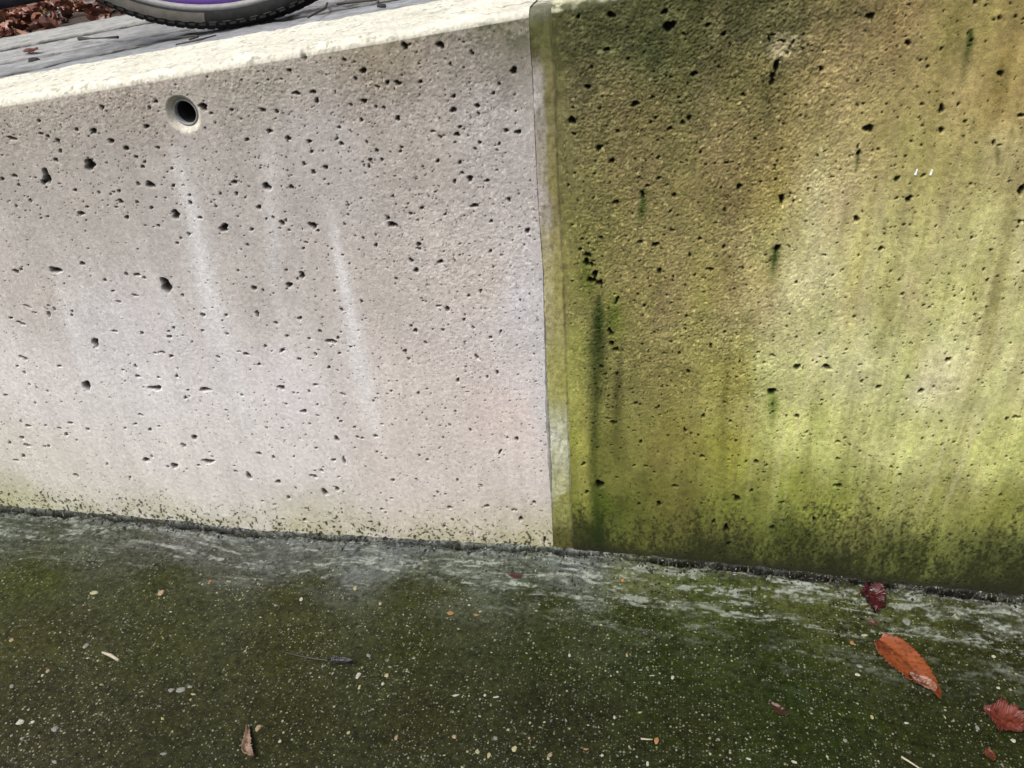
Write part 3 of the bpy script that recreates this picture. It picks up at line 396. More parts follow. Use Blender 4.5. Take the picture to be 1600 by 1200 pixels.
    Dall = np.zeros_like(X); Dall[W] = D; Dall[T] = DT
    e = NF; Dall[e:e + 10] = Dall[e:e + 10] * np.linspace(0, 1, 10)[:, None] + D[-1][None, :] * np.linspace(1, 0, 10)[:, None]
    Dall[NF:] *= sst(-0.002, 0.03, X[NF:] - 0.079)
    P = np.stack([X, Y + NY * Dall, Z + NZ * Dall], -1)
    return grid_mesh('concrete_wall_panel', P, C)

def build_strip():
    """mortar strip that fills the joint, set a little back between the panels"""
    nu, nv = 44, 560
    v = np.linspace(0, 1, nv); zz = ZB + v * (0.6530 + 0.1301 * 0.067 - 0.0150 - ZB)
    u = np.linspace(0, 1, nu)
    a = JL(zz) - 0.0016; b = JR(zz) + 0.0016
    X = a[:, None] + (b - a)[:, None] * u[None, :]; Z = np.repeat(zz[:, None], nu, 1)
    Yb = 0.0003 + 0.0007 * sst(0.0020, -0.0004, X - JL(zz)[:, None]) + 0.0011 * sst(0.0022, -0.0004, JR(zz)[:, None] - X)
    edge = vnoise(X, Z, 0.004, 0.012, seed=5)
    Y = Yb + (fbm(X, Z, 0.008, seed=2, octv=3) - 0.5) * 0.0012 + 0.0010 * (edge - 0.5)
    c = ctrl(X + (fbm(X, Z, 0.02, 0.05, seed=3) - 0.5) * 0.008, Z + (fbm(X, Z, 0.02, seed=7) - 0.5) * 0.03, COL_S, 3.0, 2e-5) * KW
    c *= (1 + 0.5 * (fbm(X, Z, 0.006, 0.02, seed=8) - 0.5) + 0.25 * (vnoise(X, Z, 0.002, seed=9) - 0.5))[..., None]
    dk = sst(0.70, 0.80, vnoise(X, Z, 0.003, 0.004, seed=12)) * (0.25 + 0.6 * sst(0.10, 0.0, Z))
    c = c * (1 - dk[..., None]) + lin((52, 50, 26)).astype(np.float32) * KW * dk[..., None]
    ub = np.interp(Z, [0.0, 0.22, 0.30, 0.40, 0.50, 0.62, 0.66], [-0.3, -0.1, 0.25, 0.45, 0.55, 0.40, -0.2])
    al = sst(-0.14, 0.14, u[None, :] - ub + (fbm(X, Z, 0.008, 0.02, seed=13) - 0.5) * 0.5) * np.interp(Z, [0.0, 0.07, 0.09, 0.20, 0.22, 0.35, 0.5], [0.5, 0.4, 0.05, 0.05, 0.35, 0.5, 0.9])
    olive = ctrl(X * 0 + 0.10, Z, COL_R) * KW * (0.8 + 0.5 * fbm(X, Z, 0.006, seed=16))[..., None]
    c = c * (1 - al[..., None]) + olive * al[..., None]
    e2 = sst(0.80, 1.0, u)[None, :] * np.clip(0.3 + edge, 0, 1) * 0.4
    c = c * (1 - e2[..., None]) + lin((84, 78, 52)).astype(np.float32) * KW * e2[..., None]
    P = np.stack([X, Y, Z], -1)
    # it turns over the rounded edge and runs back across the wall top
    ex = []; zt = wtop(X[-1]) - 0.0004
    for th in np.linspace(0.15, math.pi / 2, 8): ex.append(np.stack([X[-1], Y[-1] + RE - RE * math.cos(th), zt - RE + RE * math.sin(th)], -1))
    for yy in np.linspace(0.016, 0.199, 60): ex.append(np.stack([X[-1], np.full_like(X[-1], yy), zt + (vnoise(X[-1], X[-1] * 0 + yy, 0.008, seed=3) - 0.6) * 0.0010], -1))
    ex = np.array(ex); ey = ex[..., 1]
    nt_ = fbm(ex[..., 0], ey, 0.012, seed=4)
    ce = np.array((0.42, 0.40, 0.33), np.float32) * (0.6 + 0.8 * nt_)[..., None]
    mk = np.clip(sst(0.05, 0.0, ey) + sst(0.5, 0.62, nt_), 0, 1) * 0.85
    ce = ce * (1 - mk[..., None]) + np.array((0.045, 0.05, 0.022), np.float32) * mk[..., None]
    Pb = np.concatenate([P, ex], 0); cb = np.concatenate([c, ce.astype(np.float32)], 0)
    return grid_mesh('joint_strip', Pb, cb)

M_wall = stain_mat('weathered_concrete', rough=0.9, gamp=0.30, bump=0.55, bdist=0.0008, spec=0.2)
M_wallg = stain_mat('algae_stained_concrete', rough=0.85, gamp=0.45, bump=0.6, bdist=0.0009, spec=0.15)
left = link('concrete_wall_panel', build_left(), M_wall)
tag(left, 'pale grey pitted concrete wall panel with a round tie hole, left of the joint', 'wall')
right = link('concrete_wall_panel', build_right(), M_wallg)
tag(right, 'green and ochre algae stained concrete wall panel right of the joint', 'wall')
strip = link('joint_strip', build_strip(), M_wallg)
tag(strip, 'narrow upright mortar strip filling the joint between pale and green wall panels', 'joint')
# grey sealant bead along the left edge of the strip
def bead():
    n = 150; zz = np.linspace(gz(0.06) + 0.075, 0.40, n); m = 8
    cx = JL(zz) + 0.0000; r = 0.0006 + 0.0021 * np.clip(np.interp(zz, [0.06, 0.12, 0.22, 0.30, 0.40], [0.5, 1, 0.95, 0.5, 0.1]), 0, 1)
    r = r * (0.75 + 0.5 * vnoise(zz, zz * 0, 0.012, seed=3))
    an = np.linspace(0, 2 * math.pi, m)
    X = cx[:, None] + r[:, None] * np.cos(an)[None, :]; Y = 0.0012 + r[:, None] * 0.7 * np.sin(an)[None, :]
    Y = Y + (vnoise(X, zz[:, None] + X * 0, 0.003, 0.006, seed=6) - 0.5) * 0.0008
    P = np.stack([X, Y, np.repeat(zz[:, None], m, 1)], -1)
    c = np.ones(X.shape + (3,), np.float32) * lin((150, 148, 142)).astype(np.float32) * KW * (0.55 + 0.8 * fbm(X, P[..., 2], 0.006, 0.02, seed=7))[..., None]
    return grid_mesh('sealant_bead', P, c)
link('sealant_bead', bead(), M_wall, strip)
# plastic sleeve in the tie hole
def lathe(name, prof, seg=48, axis='Y', closed=False):
    """prof: (radius, offset along axis)"""
    pr = np.array(prof); an = np.linspace(0, 2 * math.pi, seg, endpoint=False)
    v = []; f = []
    for i, (r, y) in enumerate(pr):
        for a in an:
            p = (r * math.cos(a), y, r * math.sin(a)) if axis == 'Y' else (r * math.cos(a), r * math.sin(a), y)
            v.append(p)
    n = len(pr)
    for i in range(n if closed else n - 1):
        for k in range(seg):
            k2 = (k + 1) % seg; i2 = (i + 1) % n
            f.append((i * seg + k, i * seg + k2, i2 * seg + k2, i2 * seg + k))
    return pydata(name, v, f, smooth=True)
M_sleeve = plain_mat('grey_plastic', (0.20, 0.205, 0.215), 0.6, var=0.2, scale=300)
M_bore = plain_mat('black_bore', (0.018, 0.017, 0.016), 0.8)  # near-black lining colour over the whole bore
sl = link('tie_sleeve', lathe('tie_sleeve', [(0.0136, 0.0080), (0.0131, 0.0058), (0.0123, 0.0054), (0.0117, 0.0064), (0.0115, 0.0110)], 56), M_sleeve, left)
sl.location = (HOLE[0], 0, HOLE[1])
bo = link('bore', lathe('bore', [(0.0116, 0.0105), (0.0112, 0.12), (0.0, 0.12)], 48), M_bore, left); bo.location = (HOLE[0], 0, HOLE[1])
M_mica = plain_mat('white_stone_fleck', (0.78, 0.82, 0.84), 0.3, var=0.1)
for mx_, mz_ in ((0.403, 0.513), (0.416, 0.513)):
    vv = [(-.0009, -.0008, -.0025), (.0007, -.0008, -.0027), (.0012, -.0006, .0022), (.0002, -.0008, .0028), (-.0012, .001, -.003), (.0010, .001, -.003), (.0015, .001, .0026), (.0, .001, .0032)]
    o = link('white_fleck', pydata('white_fleck', vv, [(0, 1, 2, 3), (1, 0, 4, 5), (2, 1, 5, 6), (3, 2, 6, 7), (0, 3, 7, 4)]), M_mica, right)
    o.location = (mx_, -0.0006, mz_)

# ---------------------------------------------------------------- the ground in front of the wall
def ground_h(x, y):
    s = -y
    n = fbm(x, y, 0.06, 0.03, seed=4); wob = (fbm(x, y * 0, 0.05, seed=6) - 0.5)
    jag = (vnoise(x, y, 0.013, 0.006, seed=5) - 0.5) * 0.5 + (vnoise(x, y, 0.0032, 0.0028, seed=7) - 0.5) * 0.35
    fil = 0.0055 * np.exp(-(np.clip(s, 0, None) / (0.040 + 0.03 * wob)) ** 2)
    near = np.exp(-(s / 0.03) ** 2)
    z = fil + (n - 0.5) * 0.003 + (vnoise(x, y, 0.0045, seed=10) - 0.5) * 0.0009 + (fbm(x, y, 0.009, seed=8, octv=3) - 0.5) * (0.0014 + 0.0030 * near) + jag * 0.0012 * near
    c0 = 0.0035 + 0.010 * wob + 0.0032 * jag; cw = 0.0012 + 0.0036 * sst(0.25, 0.8, fbm(x, y * 0, 0.040, seed=9, octv=4))
    crack = np.exp(-((s - c0 - cw) / cw) ** 4) * sst(0.30, 0.50, fbm(x, y * 0, 0.05, seed=12, octv=3))
    z = z - 0.014 * crack + 0.0022 * sst(c0, c0 - 0.004, s) * fbm(x, y, 0.005, seed=13)
    return z, crack, c0, s
def build_ground():
    fx = np.concatenate([np.arange(-1.4, -0.88, 0.006), np.arange(-0.88, 0.72, 0.0019), np.arange(0.721, 1.3, 0.006)])
    xg = spread(fx, -60, 60, 26, 1.5)
    fs = np.concatenate([-np.arange(0, 0.004, 0.002)[::-1], np.arange(0.0012, 0.12, 0.0012), np.arange(0.121, 0.55, 0.0024)])
    a = np.cumsum(0.003 * 1.5 ** np.arange(26)); a = a / a[-1]
    sg = np.concatenate([fs, fs[-1] + a * 60])
    X = np.repeat(xg[None, :], len(sg), 0); Y = -np.repeat(sg[:, None], len(xg), 1)
    h, crack, c0, s = ground_h(X, Y)
    Z = gz(X) + h
    w = (fbm(X, Y, 0.05, 0.02, seed=3) - 0.5)
    c = ctrl(X + w * 0.08, Y + w * 0.03, COL_G) * KG
    c *= (1 + 0.6 * (fbm(X, Y, 0.03, 0.015, seed=14) - 0.5) + 0.8 * (vnoise(X, Y, 0.0042, 0.0036, seed=15) - 0.5) + 0.7 * (vnoise(X, Y, 0.0021, 0.0019, seed=16) - 0.5))[..., None]
    # washed silt lines running along the foot of the wall
    sk = s - 0.10 * sst(-0.25, 0.7, X) * s * 3 + (fbm(X, Y, 0.30, 0.12, seed=17) - 0.5) * 0.05
    ln = 0.6 * fbm(X, sk, 0.06, 0.007, seed=20, octv=5, gain=0.7) + 0.4 * fbm(X, sk, 0.02, 0.012, seed=27, octv=4, gain=0.7)
    m = sst(0.50, 0.66, ln) * np.exp(-(s / (0.055 + 0.035 * sst(-0.2, 0.2, X))) ** 2) * (1.0 + 0.15 * sst(-0.3, 0.1, X)) * 1.2
    m = 0.72 * m * np.clip(0.22 + 1.3 * sst(0.35, 0.8, 0.5 * vnoise(X, Y, 0.0060, 0.0030, seed=22) + 0.5 * vnoise(X, Y, 0.0024, 0.0020, seed=23)) * (0.5 + rng.rand(*X.shape)), 0, 1.2)
    c = c * (1 - np.clip(m, 0, 1)[..., None]) + lin((222, 230, 216)).astype(np.float32) * KG * np.clip(m, 0, 1)[..., None]
    rn = fbm(X, sk + 0.004 * (vnoise(X, Y, 0.02, seed=11) - 0.5), 0.20, 0.016, seed=29, octv=5, gain=0.6)
    rdg = sst(0.88, 0.98, 1 - np.abs(2 * rn - 1)) * np.exp(-((s - 0.045) / (0.035 + 0.030 * sst(-0.2, 0.3, X))) ** 2)
    rdg = np.clip(rdg * 1.2 * sst(0.42, 0.72, 0.4 * vnoise(X, Y, 0.030, 0.012, seed=18) + 0.35 * vnoise(X, Y, 0.0055, 0.003, seed=21) + 0.25 * vnoise(X, Y, 0.0024, seed=22)), 0, 0.7)
    c = c * (1 - rdg[..., None]) + lin((226, 234, 222)).astype(np.float32) * KG * 1.15 * rdg[..., None]
    # pale lips either side of the crack, black inside it
    lip = (sst(c0, c0 - 0.003, s) + 0.7 * np.exp(-((s - c0 - 0.014) / 0.005) ** 2)) * sst(0.35, 0.6, fbm(X, Y, 0.010, 0.004, seed=24)) * (0.25 + 0.75 * sst(0.25, -0.1, X)) * np.clip(vnoise(X, Y, 0.003, seed=6) * 2, 0.2, 1)
    lip = np.clip(lip, 0, 0.9)
    c = c * (1 - lip[..., None]) + lin((176, 184, 184)).astype(np.float32) * KG * lip[..., None]
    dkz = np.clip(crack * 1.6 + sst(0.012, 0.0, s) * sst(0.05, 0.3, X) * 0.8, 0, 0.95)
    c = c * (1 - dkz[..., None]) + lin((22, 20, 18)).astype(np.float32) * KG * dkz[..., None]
    ro = 0.42 + 0.35 * fbm(X, Y, 0.02, seed=28, octv=3) + 0.15 * (lip + np.clip(m, 0, 1))
    P = np.stack([X, Y, Z], -1)[::-1]; 
    return grid_mesh('ground', P, c[::-1].astype(np.float32), rough=np.clip(ro, 0.25, 0.95)[::-1])
M_ground = stain_mat('wet_algae_asphalt', rough=0.5, grain=520, gamp=0.5, bump=0.6, bdist=0.0012, spec=0.11, use_alpha_rough=True, grain2=140)
def add_specks(m, layers):
    nt = m.node_tree; bs = nt.nodes['Principled BSDF']; src = bs.inputs['Base Color'].links[0].from_socket
    tc = nt.nodes.new('ShaderNodeTexCoord')
    big = nd(nt, 'ShaderNodeTexNoise', Scale=14.0, Detail=3.0); nt.links.new(tc.outputs['Object'], big.inputs['Vector'])
    den = nd(nt, 'ShaderNodeMapRange', From_Min=0.35, From_Max=0.65, To_Min=0.35, To_Max=1.0); nt.links.new(big.outputs['Fac'], den.inputs['Value'])
    for sc, rad, thr, colr in layers:
        vo = nd(nt, 'ShaderNodeTexVoronoi', Scale=sc, Randomness=1.0); vo.voronoi_dimensions = '2D'; nt.links.new(tc.outputs['Object'], vo.inputs['Vector'])
        sp = nt.nodes.new('ShaderNodeSeparateColor'); nt.links.new(vo.outputs['Color'], sp.inputs[0])
        r_ = nd(nt, 'ShaderNodeMapRange', From_Min=thr, From_Max=1.0, To_Min=0.0, To_Max=rad); nt.links.new(sp.outputs[0], r_.inputs['Value'])
        sb = nt.nodes.new('ShaderNodeMath'); sb.operation = 'SUBTRACT'; nt.links.new(r_.outputs['Result'], sb.inputs[0]); nt.links.new(vo.outputs['Distance'], sb.inputs[1])
        ma = nd(nt, 'ShaderNodeMapRange', From_Min=0.0, From_Max=0.06, To_Min=0.0, To_Max=0.9); nt.links.new(sb.outputs[0], ma.inputs['Value'])
        m2 = nt.nodes.new('ShaderNodeMath'); m2.operation = 'MULTIPLY'; nt.links.new(ma.outputs['Result'], m2.inputs[0]); nt.links.new(den.outputs['Result'], m2.inputs[1])
        mx = nt.nodes.new('ShaderNodeMix'); mx.data_type = 'RGBA'; nt.links.new(m2.outputs[0], mx.inputs['Factor']); nt.links.new(src, mx.inputs['A'])
        cr = nt.nodes.new('ShaderNodeVectorMath'); cr.operation = 'SCALE'; cr.inputs[0].default_value = colr
        bri = nd(nt, 'ShaderNodeMapRange', To_Min=0.35, To_Max=1.15); nt.links.new(sp.outputs[1], bri.inputs['Value']); nt.links.new(bri.outputs['Result'], cr.inputs['Scale'])
        nt.links.new(cr.outputs['Vector'], mx.inputs['B']); src = mx.outputs['Result']
    nt.links.new(src, bs.inputs['Base Color'])
add_specks(M_ground, ((520.0, 0.34, 0.55, (0.085, 0.088, 0.055)), (300.0, 0.36, 0.60, (0.16, 0.16, 0.11)), (150.0, 0.24, 0.66, (0.24, 0.235, 0.165)), (230.0, 0.45, 0.70, (0.006, 0.007, 0.004))))
ground = tag(link('ground', build_ground(), M_ground), kind='structure')
def gpos(x, y):
    x = np.asarray(x, float); y = np.asarray(y, float)
    return gz(x) + ground_h(x, y)[0]
M_org = stain_mat('dry_leaf', rough=0.38, grain=420, gamp=0.25, bump=0.4, bdist=0.0005, spec=0.4, grain2=90)
M_chip = stain_mat('stone_chip', rough=0.6, grain=900, gamp=0.2, bump=0.3, bdist=0.0003, spec=0.4)

# ---------------------------------------------------------------- fallen leaves on the ground
def leaf_mesh(name, spine, wl_, wr_, col, col2, nu=64, nv=22, curl=0.004, seed=0, serr=0.05, tipz=0.004, vein=0.5):
    """blade along a spine (x, y), half widths to either side; thin solid with midrib, side veins and a curled rim"""
    sp = np.array(spine, float); L = np.concatenate([[0], np.cumsum(np.hypot(*np.diff(sp, axis=0).T))]); L /= L[-1]
    u = np.linspace(0, 1, nu)
    cx = np.interp(u, L, sp[:, 0]); cy = np.interp(u, L, sp[:, 1])
    k = np.ones(5) / 5
    cx[2:-2] = np.convolve(cx, k, 'valid'); cy[2:-2] = np.convolve(cy, k, 'valid')
    tx = np.gradient(cx); ty = np.gradient(cy); n = np.hypot(tx, ty); nx, ny = -ty / n, tx / n
    ul = np.linspace(0, 1, len(wl_))
    a = np.interp(u, ul, wl_); b = np.interp(u, ul, wr_)
    rs = np.random.RandomState(seed)
    tooth = 1 + serr * ((np.arange(nu) % 3) / 1.0 - 1) + serr * rs.uniform(-1, 1, nu)
    a = a * tooth; b = b * (1 + serr * ((np.arange(nu) % 3) - 1) + serr * rs.uniform(-1, 1, nu))
    v = np.linspace(-1, 1, nv)
    off = np.where(v[None, :] < 0, v[None, :] * b[:, None], v[None, :] * a[:, None])
    X = cx[:, None] + nx[:, None] * off; Y = cy[:, None] + ny[:, None] * off
    U = np.repeat(u[:, None], nv, 1); V = np.repeat(v[None, :], nu, 0)
    Zl = curl * (V ** 2) * (0.6 + 0.8 * vnoise(U, V, 0.3, 0.7, seed=seed + 2)) + curl * 0.7 * (vnoise(U, V, 0.16, 0.5, seed=seed + 4) - 0.4) + tipz * U ** 4
    side = np.abs(((U * 9 - np.abs(V) * 1.6) % 1.0) - 0.5)
    vn = np.clip(np.exp(-(V / 0.07) ** 2) + 0.55 * np.exp(-(side / 0.07) ** 2), 0, 1)
    Zl += 0.0006 * vn
    blot = sst(0.45, 0.7, fbm(U, V, 0.3, 0.8, seed=seed + 6, octv=4))
    c = lin(col)[None, None, :] * (1 - blot[..., None]) + lin(col2)[None, None, :] * blot[..., None]
    spots = sst(0.72, 0.80, vnoise(U, V, 0.03, 0.09, seed=seed + 11)); c = c * (1 - 0.55 * spots[..., None])
    c = c * (1 - vein * vn[..., None]) * (1 + 0.7 * (fbm(U, V, 0.08, 0.2, seed=seed + 9) - 0.5))[..., None]
    return X, Y, Zl, c.astype(np.float32)
def solid_leaf(name, X, Y, Z, c, label, cat='leaf', group=None, base=None, thick=0.0005, parent=None, gain=0.36):
    ox, oy = float(X.mean()), float(Y.mean())
    if base is None: zb = gpos(X, Y)
    else: zb = base(X, Y)
    Zm = np.maximum(zb + 0.0008 + Z - min(float(Z.min()), 0) * 0, zb + 0.0006)
    oz = float(zb.mean())
    P = np.stack([X - ox, Y - oy, Zm - oz], -1)
    o = link(name, grid_mesh(name, P, c * gain), M_org, parent)
    md = o.modifiers.new('thickness', 'SOLIDIFY'); md.thickness = thick; md.offset = 1
    o.location = (ox, oy, oz)
    if parent is None: tag(o, label, cat, group)
    return o
X, Y, Zl, c = leaf_mesh('l', [(0.4476, -0.0900), (0.4600, -0.1010), (0.4713, -0.1190), (0.4845, -0.1400), (0.4930, -0.1540), (0.4950, -0.1650)],
    [0.010, 0.0190, 0.0215, 0.0210, 0.0200, 0.0180, 0.0135, 0.0065, 0.0012], [0.011, 0.0185, 0.0200, 0.0190, 0.0165, 0.0140, 0.0100, 0.0045, 0.0012],
    (178, 94, 54), (146, 72, 44), curl=0.0034, seed=3, serr=0.06, tipz=0.006)
big_leaf = solid_leaf('fallen_leaf', X, Y, Zl, c, 'long orange brown oval leaf lying on the dark green pavement')
# torn, folded lower edge of that leaf
X, Y, Zl, c = leaf_mesh('l', [(0.4700, -0.1390), (0.4770, -0.1440), (0.4860, -0.1500), (0.4925, -0.1580)], [0.001, 0.0055, 0.0065, 0.001], [0.001, 0.0050, 0.0050, 0.001],
    (205, 150, 122), (120, 58, 42), nu=26, nv=9, curl=0.005, seed=8, serr=0.18, tipz=0.002)
f = solid_leaf('torn_fold', X, Y, Zl + 0.004, c, None, parent=big_leaf)
f.location = f.location - big_leaf.location
X, Y, Zl, c = leaf_mesh('l', [(0.5385, -0.1690), (0.5500, -0.1745), (0.5600, -0.1800), (0.5680, -0.1930)], [0.002, 0.006, 0.024, 0.016, 0.020, 0.010, 0.004], [0.002, 0.008, 0.012, 0.020, 0.014, 0.016, 0.004],
    (142, 62, 50), (112, 46, 40), curl=0.0042, seed=12, serr=0.14, tipz=0.004)
solid_leaf('fallen_leaf', X, Y, Zl, c, 'crumpled red brown leaf near the orange leaf, closest to the viewer')
X, Y, Zl, c = leaf_mesh('l', [(0.4500, -0.0080), (0.4540, -0.0220), (0.4530, -0.0360), (0.4500, -0.0510)], [0.004, 0.013, 0.012, 0.010, 0.003], [0.004, 0.012, 0.014, 0.010, 0.003],
    (104, 36, 40), (70, 26, 30), curl=0.008, seed=17, serr=0.16, tipz=0.003)
solid_leaf('fallen_leaf', X, Y, Zl, c, 'small dark crimson leaf curled at the foot of the green panel')
X, Y, Zl, c = leaf_mesh('l', [(0.3182, -0.1975), (0.3262, -0.2050), (0.3345, -0.2120)], [0.001, 0.005, 0.0055, 0.001], [0.001, 0.004, 0.005, 0.001],
    (92, 48, 30), (62, 40, 26), nu=24, nv=8, curl=0.0015, seed=21, serr=0.1)
solid_leaf('fallen_leaf', X, Y, Zl, c, 'tiny dark brown leaf pressed flat on the algae left of the orange leaf')
X, Y, Zl, c = leaf_mesh('l', [(0.5290, -0.2170), (0.5300, -0.2245), (0.5295, -0.2320)], [0.001, 0.0050, 0.0045, 0.001], [0.001, 0.0045, 0.0050, 0.001],
    (150, 78, 56), (116, 60, 44), nu=20, nv=8, curl=0.002, seed=24, serr=0.1)
solid_leaf('leaf_fragment', X, Y, Zl, c, 'small round reddish leaf fragment below the crumpled red brown leaf')
X, Y, Zl, c = leaf_mesh('l', [(0.4400, -0.0640), (0.4452, -0.0665), (0.4500, -0.0700)], [0.001, 0.0045, 0.0035, 0.001], [0.001, 0.004, 0.004, 0.001],
    (122, 78, 60), (96, 60, 46), nu=18, nv=8, curl=0.002, seed=25, serr=0.1)
solid_leaf('leaf_fragment', X, Y, Zl, c, 'small brown leaf fragment between the crimson leaf and the orange leaf')
X, Y, Zl, c = leaf_mesh('l', [(-0.2420, -0.3000), (-0.2370, -0.3090), (-0.2310, -0.3280), (-0.2180, -0.3360)], [0.0008, 0.002, 0.005, 0.006, 0.001], [0.0008, 0.003, 0.004, 0.004, 0.001],
    (205, 168, 140), (176, 150, 132), nu=26, nv=8, curl=0.004, seed=27, serr=0.15, vein=0.15)
solid_leaf('leaf_fragment', X, Y, Zl, c, 'pale pinkish leaf scrap at the lower left of the pavement')
X, Y, Zl, c = leaf_mesh('l', [(0.0040, -0.0510), (0.0133, -0.0524), (0.0230, -0.0545)], [0.0006, 0.0030, 0.0030, 0.0006], [0.0006, 0.003, 0.003, 0.0006],
    (112, 52, 46), (88, 44, 40), nu=18, nv=7, curl=0.001, seed=29, serr=0.12)
solid_leaf('leaf_fragment', X, Y, Zl, c, 'dull red leaf sliver just below the foot of the joint')
# dark feather with a bare shaft
X, Y, Zl, c = leaf_mesh('l', [(-0.1860, -0.2035), (-0.1760, -0.2030), (-0.1650, -0.2042), (-0.1530, -0.2062)], [0.0006, 0.0036, 0.0044, 0.0040, 0.0046, 0.0022], [0.0006, 0.0022, 0.0030, 0.0020, 0.0014, 0.0004],
    (34, 33, 36), (20, 20, 23), nu=40, nv=10, curl=0.003, seed=30, serr=0.28, vein=-1.4)
fea = empty('feather', (-0.2040, -0.2030, float(gpos(-0.2040, -0.2030))))
tag(fea, 'small dark grey feather with a thin bare shaft on the pavement', 'feather')
o = solid_leaf('vane', X, Y, Zl, c, None, parent=fea); o.location = o.location - fea.location
def tube_mesh(name, pts, rad, seg=7):
    pts = np.array(pts, float); n = len(pts); rad = np.broadcast_to(np.asarray(rad, float), (n,))
    t = np.gradient(pts, axis=0); t /= np.linalg.norm(t, axis=1)[:, None] + 1e-12
    up = np.array((0, 0, 1.0)) if abs(t[:, 2]).max() < 0.9 else np.array((0.0, 1, 0))
    a = np.cross(t, up); a /= np.linalg.norm(a, axis=1)[:, None] + 1e-12; b = np.cross(a, t)
    v = []; f = []
    for i in range(n):
        for k in range(seg):
            q = 2 * math.pi * k / seg
            v.append(pts[i] + rad[i] * (math.cos(q) * a[i] + math.sin(q) * b[i]))
    for i in range(n - 1):
        for k in range(seg):
            k2 = (k + 1) % seg; f.append((i * seg + k, i * seg + k2, (i + 1) * seg + k2, (i + 1) * seg + k))
    f.append(tuple(range(seg))[::-1]); f.append(tuple((n - 1) * seg + k for k in range(seg)))
    return pydata(name, v, f, smooth=True)
M_dark = plain_mat('dark_quill', (0.02, 0.02, 0.022), 0.5)
M_twig = plain_mat('dark_twig', (0.035, 0.028, 0.022), 0.75)
M_straw = plain_mat('dry_straw', (0.30, 0.27, 0.20), 0.7)
def on_ground_line(pts, lift=0.0008):
    return [(x, y, float(gpos(x, y)) + lift) for x, y in pts]
sh = on_ground_line([(-0.2545, -0.1960), (-0.2400, -0.1985), (-0.2250, -0.2010), (-0.2050, -0.2030), (-0.1800, -0.2038), (-0.1560, -0.2055)])
sh2 = on_ground_line([(-0.2320, -0.2000), (-0.2220, -0.1955), (-0.2140, -0.1950), (-0.2120, -0.2000)], 0.0012)
for nm, pp, rr_ in (('shaft', sh, [0.0003, 0.0005, 0.0006, 0.0008, 0.0008, 0.0004]), ('loose_barb', sh2, 0.0003)):
    o = link(nm, tube_mesh(nm, [np.array(p) - np.array(fea.location) for p in pp], rr_), M_dark, fea)
def lone_tube(name, pts, rad, mat, label, cat):
    p0 = np.array(pts[0]); me = tube_mesh(name, [np.array(p) - p0 for p in pts], rad)
    o = link(name, me, mat); o.location = tuple(p0); return tag(o, label, cat)
lone_tube('grass_stalk', on_ground_line([(0.4427, -0.2393), (0.4490, -0.2430), (0.4572, -0.2487), (0.4650, -0.2560)]), [0.0012, 0.0010, 0.0008, 0.0006], M_straw, 'pale broken stalk at the bottom edge below the orange leaf', 'stalk')
lone_tube('grass_stalk', on_ground_line([(-0.4692, -0.2275), (-0.4560, -0.2300), (-0.4417, -0.2356)]), [0.0012, 0.0022, 0.0016], M_straw, 'short pale grey stalk on the left of the pavement', 'stalk')
lone_tube('grass_stalk', on_ground_line([(0.1830, -0.2606), (0.1900, -0.2602), (0.1950, -0.2598)]), [0.0010, 0.0008, 0.0007], M_straw, 'tiny pale stub beside the orange flake at bottom centre', 'stalk')

# ---------------------------------------------------------------- chips lying on the pavement
CHIP_COL = {0: (214, 212, 196), 1: (196, 190, 142), 2: (184, 162, 128), 3: (190, 136, 86), 4: (150, 152, 142)}
def chip_mesh(name, a, b, col, seed, flat=0.35):
    rs = np.random.RandomState(seed); n = 9
    an = np.sort(np.linspace(0, 2 * math.pi, n, endpoint=False) + rs.uniform(-.2, .2, n))
    r = rs.uniform(0.72, 1.12, n); hgt = min(a, b) * flat + 0.0004
    v = []; 
    for lv, (sc, z) in enumerate(((0.92, -0.0006), (1.0, hgt * 0.45), (0.72, hgt * 0.92))):
        for k in range(n): v.append((a * r[k] * sc * math.cos(an[k]), b * r[k] * sc * math.sin(an[k]), z + rs.uniform(-1, 1) * hgt * 0.12))
    v.append((0, 0, hgt)); f = []
    for l_ in range(2):
        for k in range(n):
            k2 = (k + 1) % n; f.append((l_ * n + k, l_ * n + k2, (l_ + 1) * n + k2, (l_ + 1) * n + k))
    for k in range(n): f.append((2 * n + k, 2 * n + (k + 1) % n, 3 * n))
    f.append(tuple(range(n))[::-1])
    c = lin(col) * 0.42 * (1 + 0.25 * rs.uniform(-1, 1, (len(v), 1)))
    return pydata(name, v, f, c, smooth=False)
special = {0: 'roundest white chip, just below the dark feather', 5: 'larger of two orange flakes below the pale silt band', 6: 'smaller of two orange flakes below the pale silt band',
  23: 'yellow green flake on the left of the pavement near the wall', 21: 'tan pebble on the left of the pavement near the wall', 25: 'white elongated chip at the lower left corner',
  42: 'orange square flake beside a pale stub at bottom centre', 41: 'larger cream yellow chip at the bottom edge near the middle', 11: 'cream pebble above the pale pinkish leaf scrap',
  57: 'white chip touching the crumpled red brown leaf', 63: 'pale flat flake in the silt above the orange leaf'}
names = {0: 'stone_chip', 1: 'stone_chip', 2: 'pebble', 3: 'leaf_flake', 4: 'stone_chip'}
shared = {0: ('small white stone chip scattered on the dark green pavement', 'white chips on the pavement'), 1: ('small yellowish stone chip scattered on the dark green pavement', 'yellowish chips on the pavement'),
  2: ('small tan pebble scattered on the dark green pavement', 'tan pebbles on the pavement'), 3: ('little orange leaf flake on the dark green pavement', 'orange flakes on the pavement'), 4: ('small grey stone chip scattered on the dark green pavement', 'grey chips on the pavement')}
cats = {0: 'stone', 1: 'stone', 2: 'pebble', 3: 'leaf', 4: 'stone'}
ordered = {}
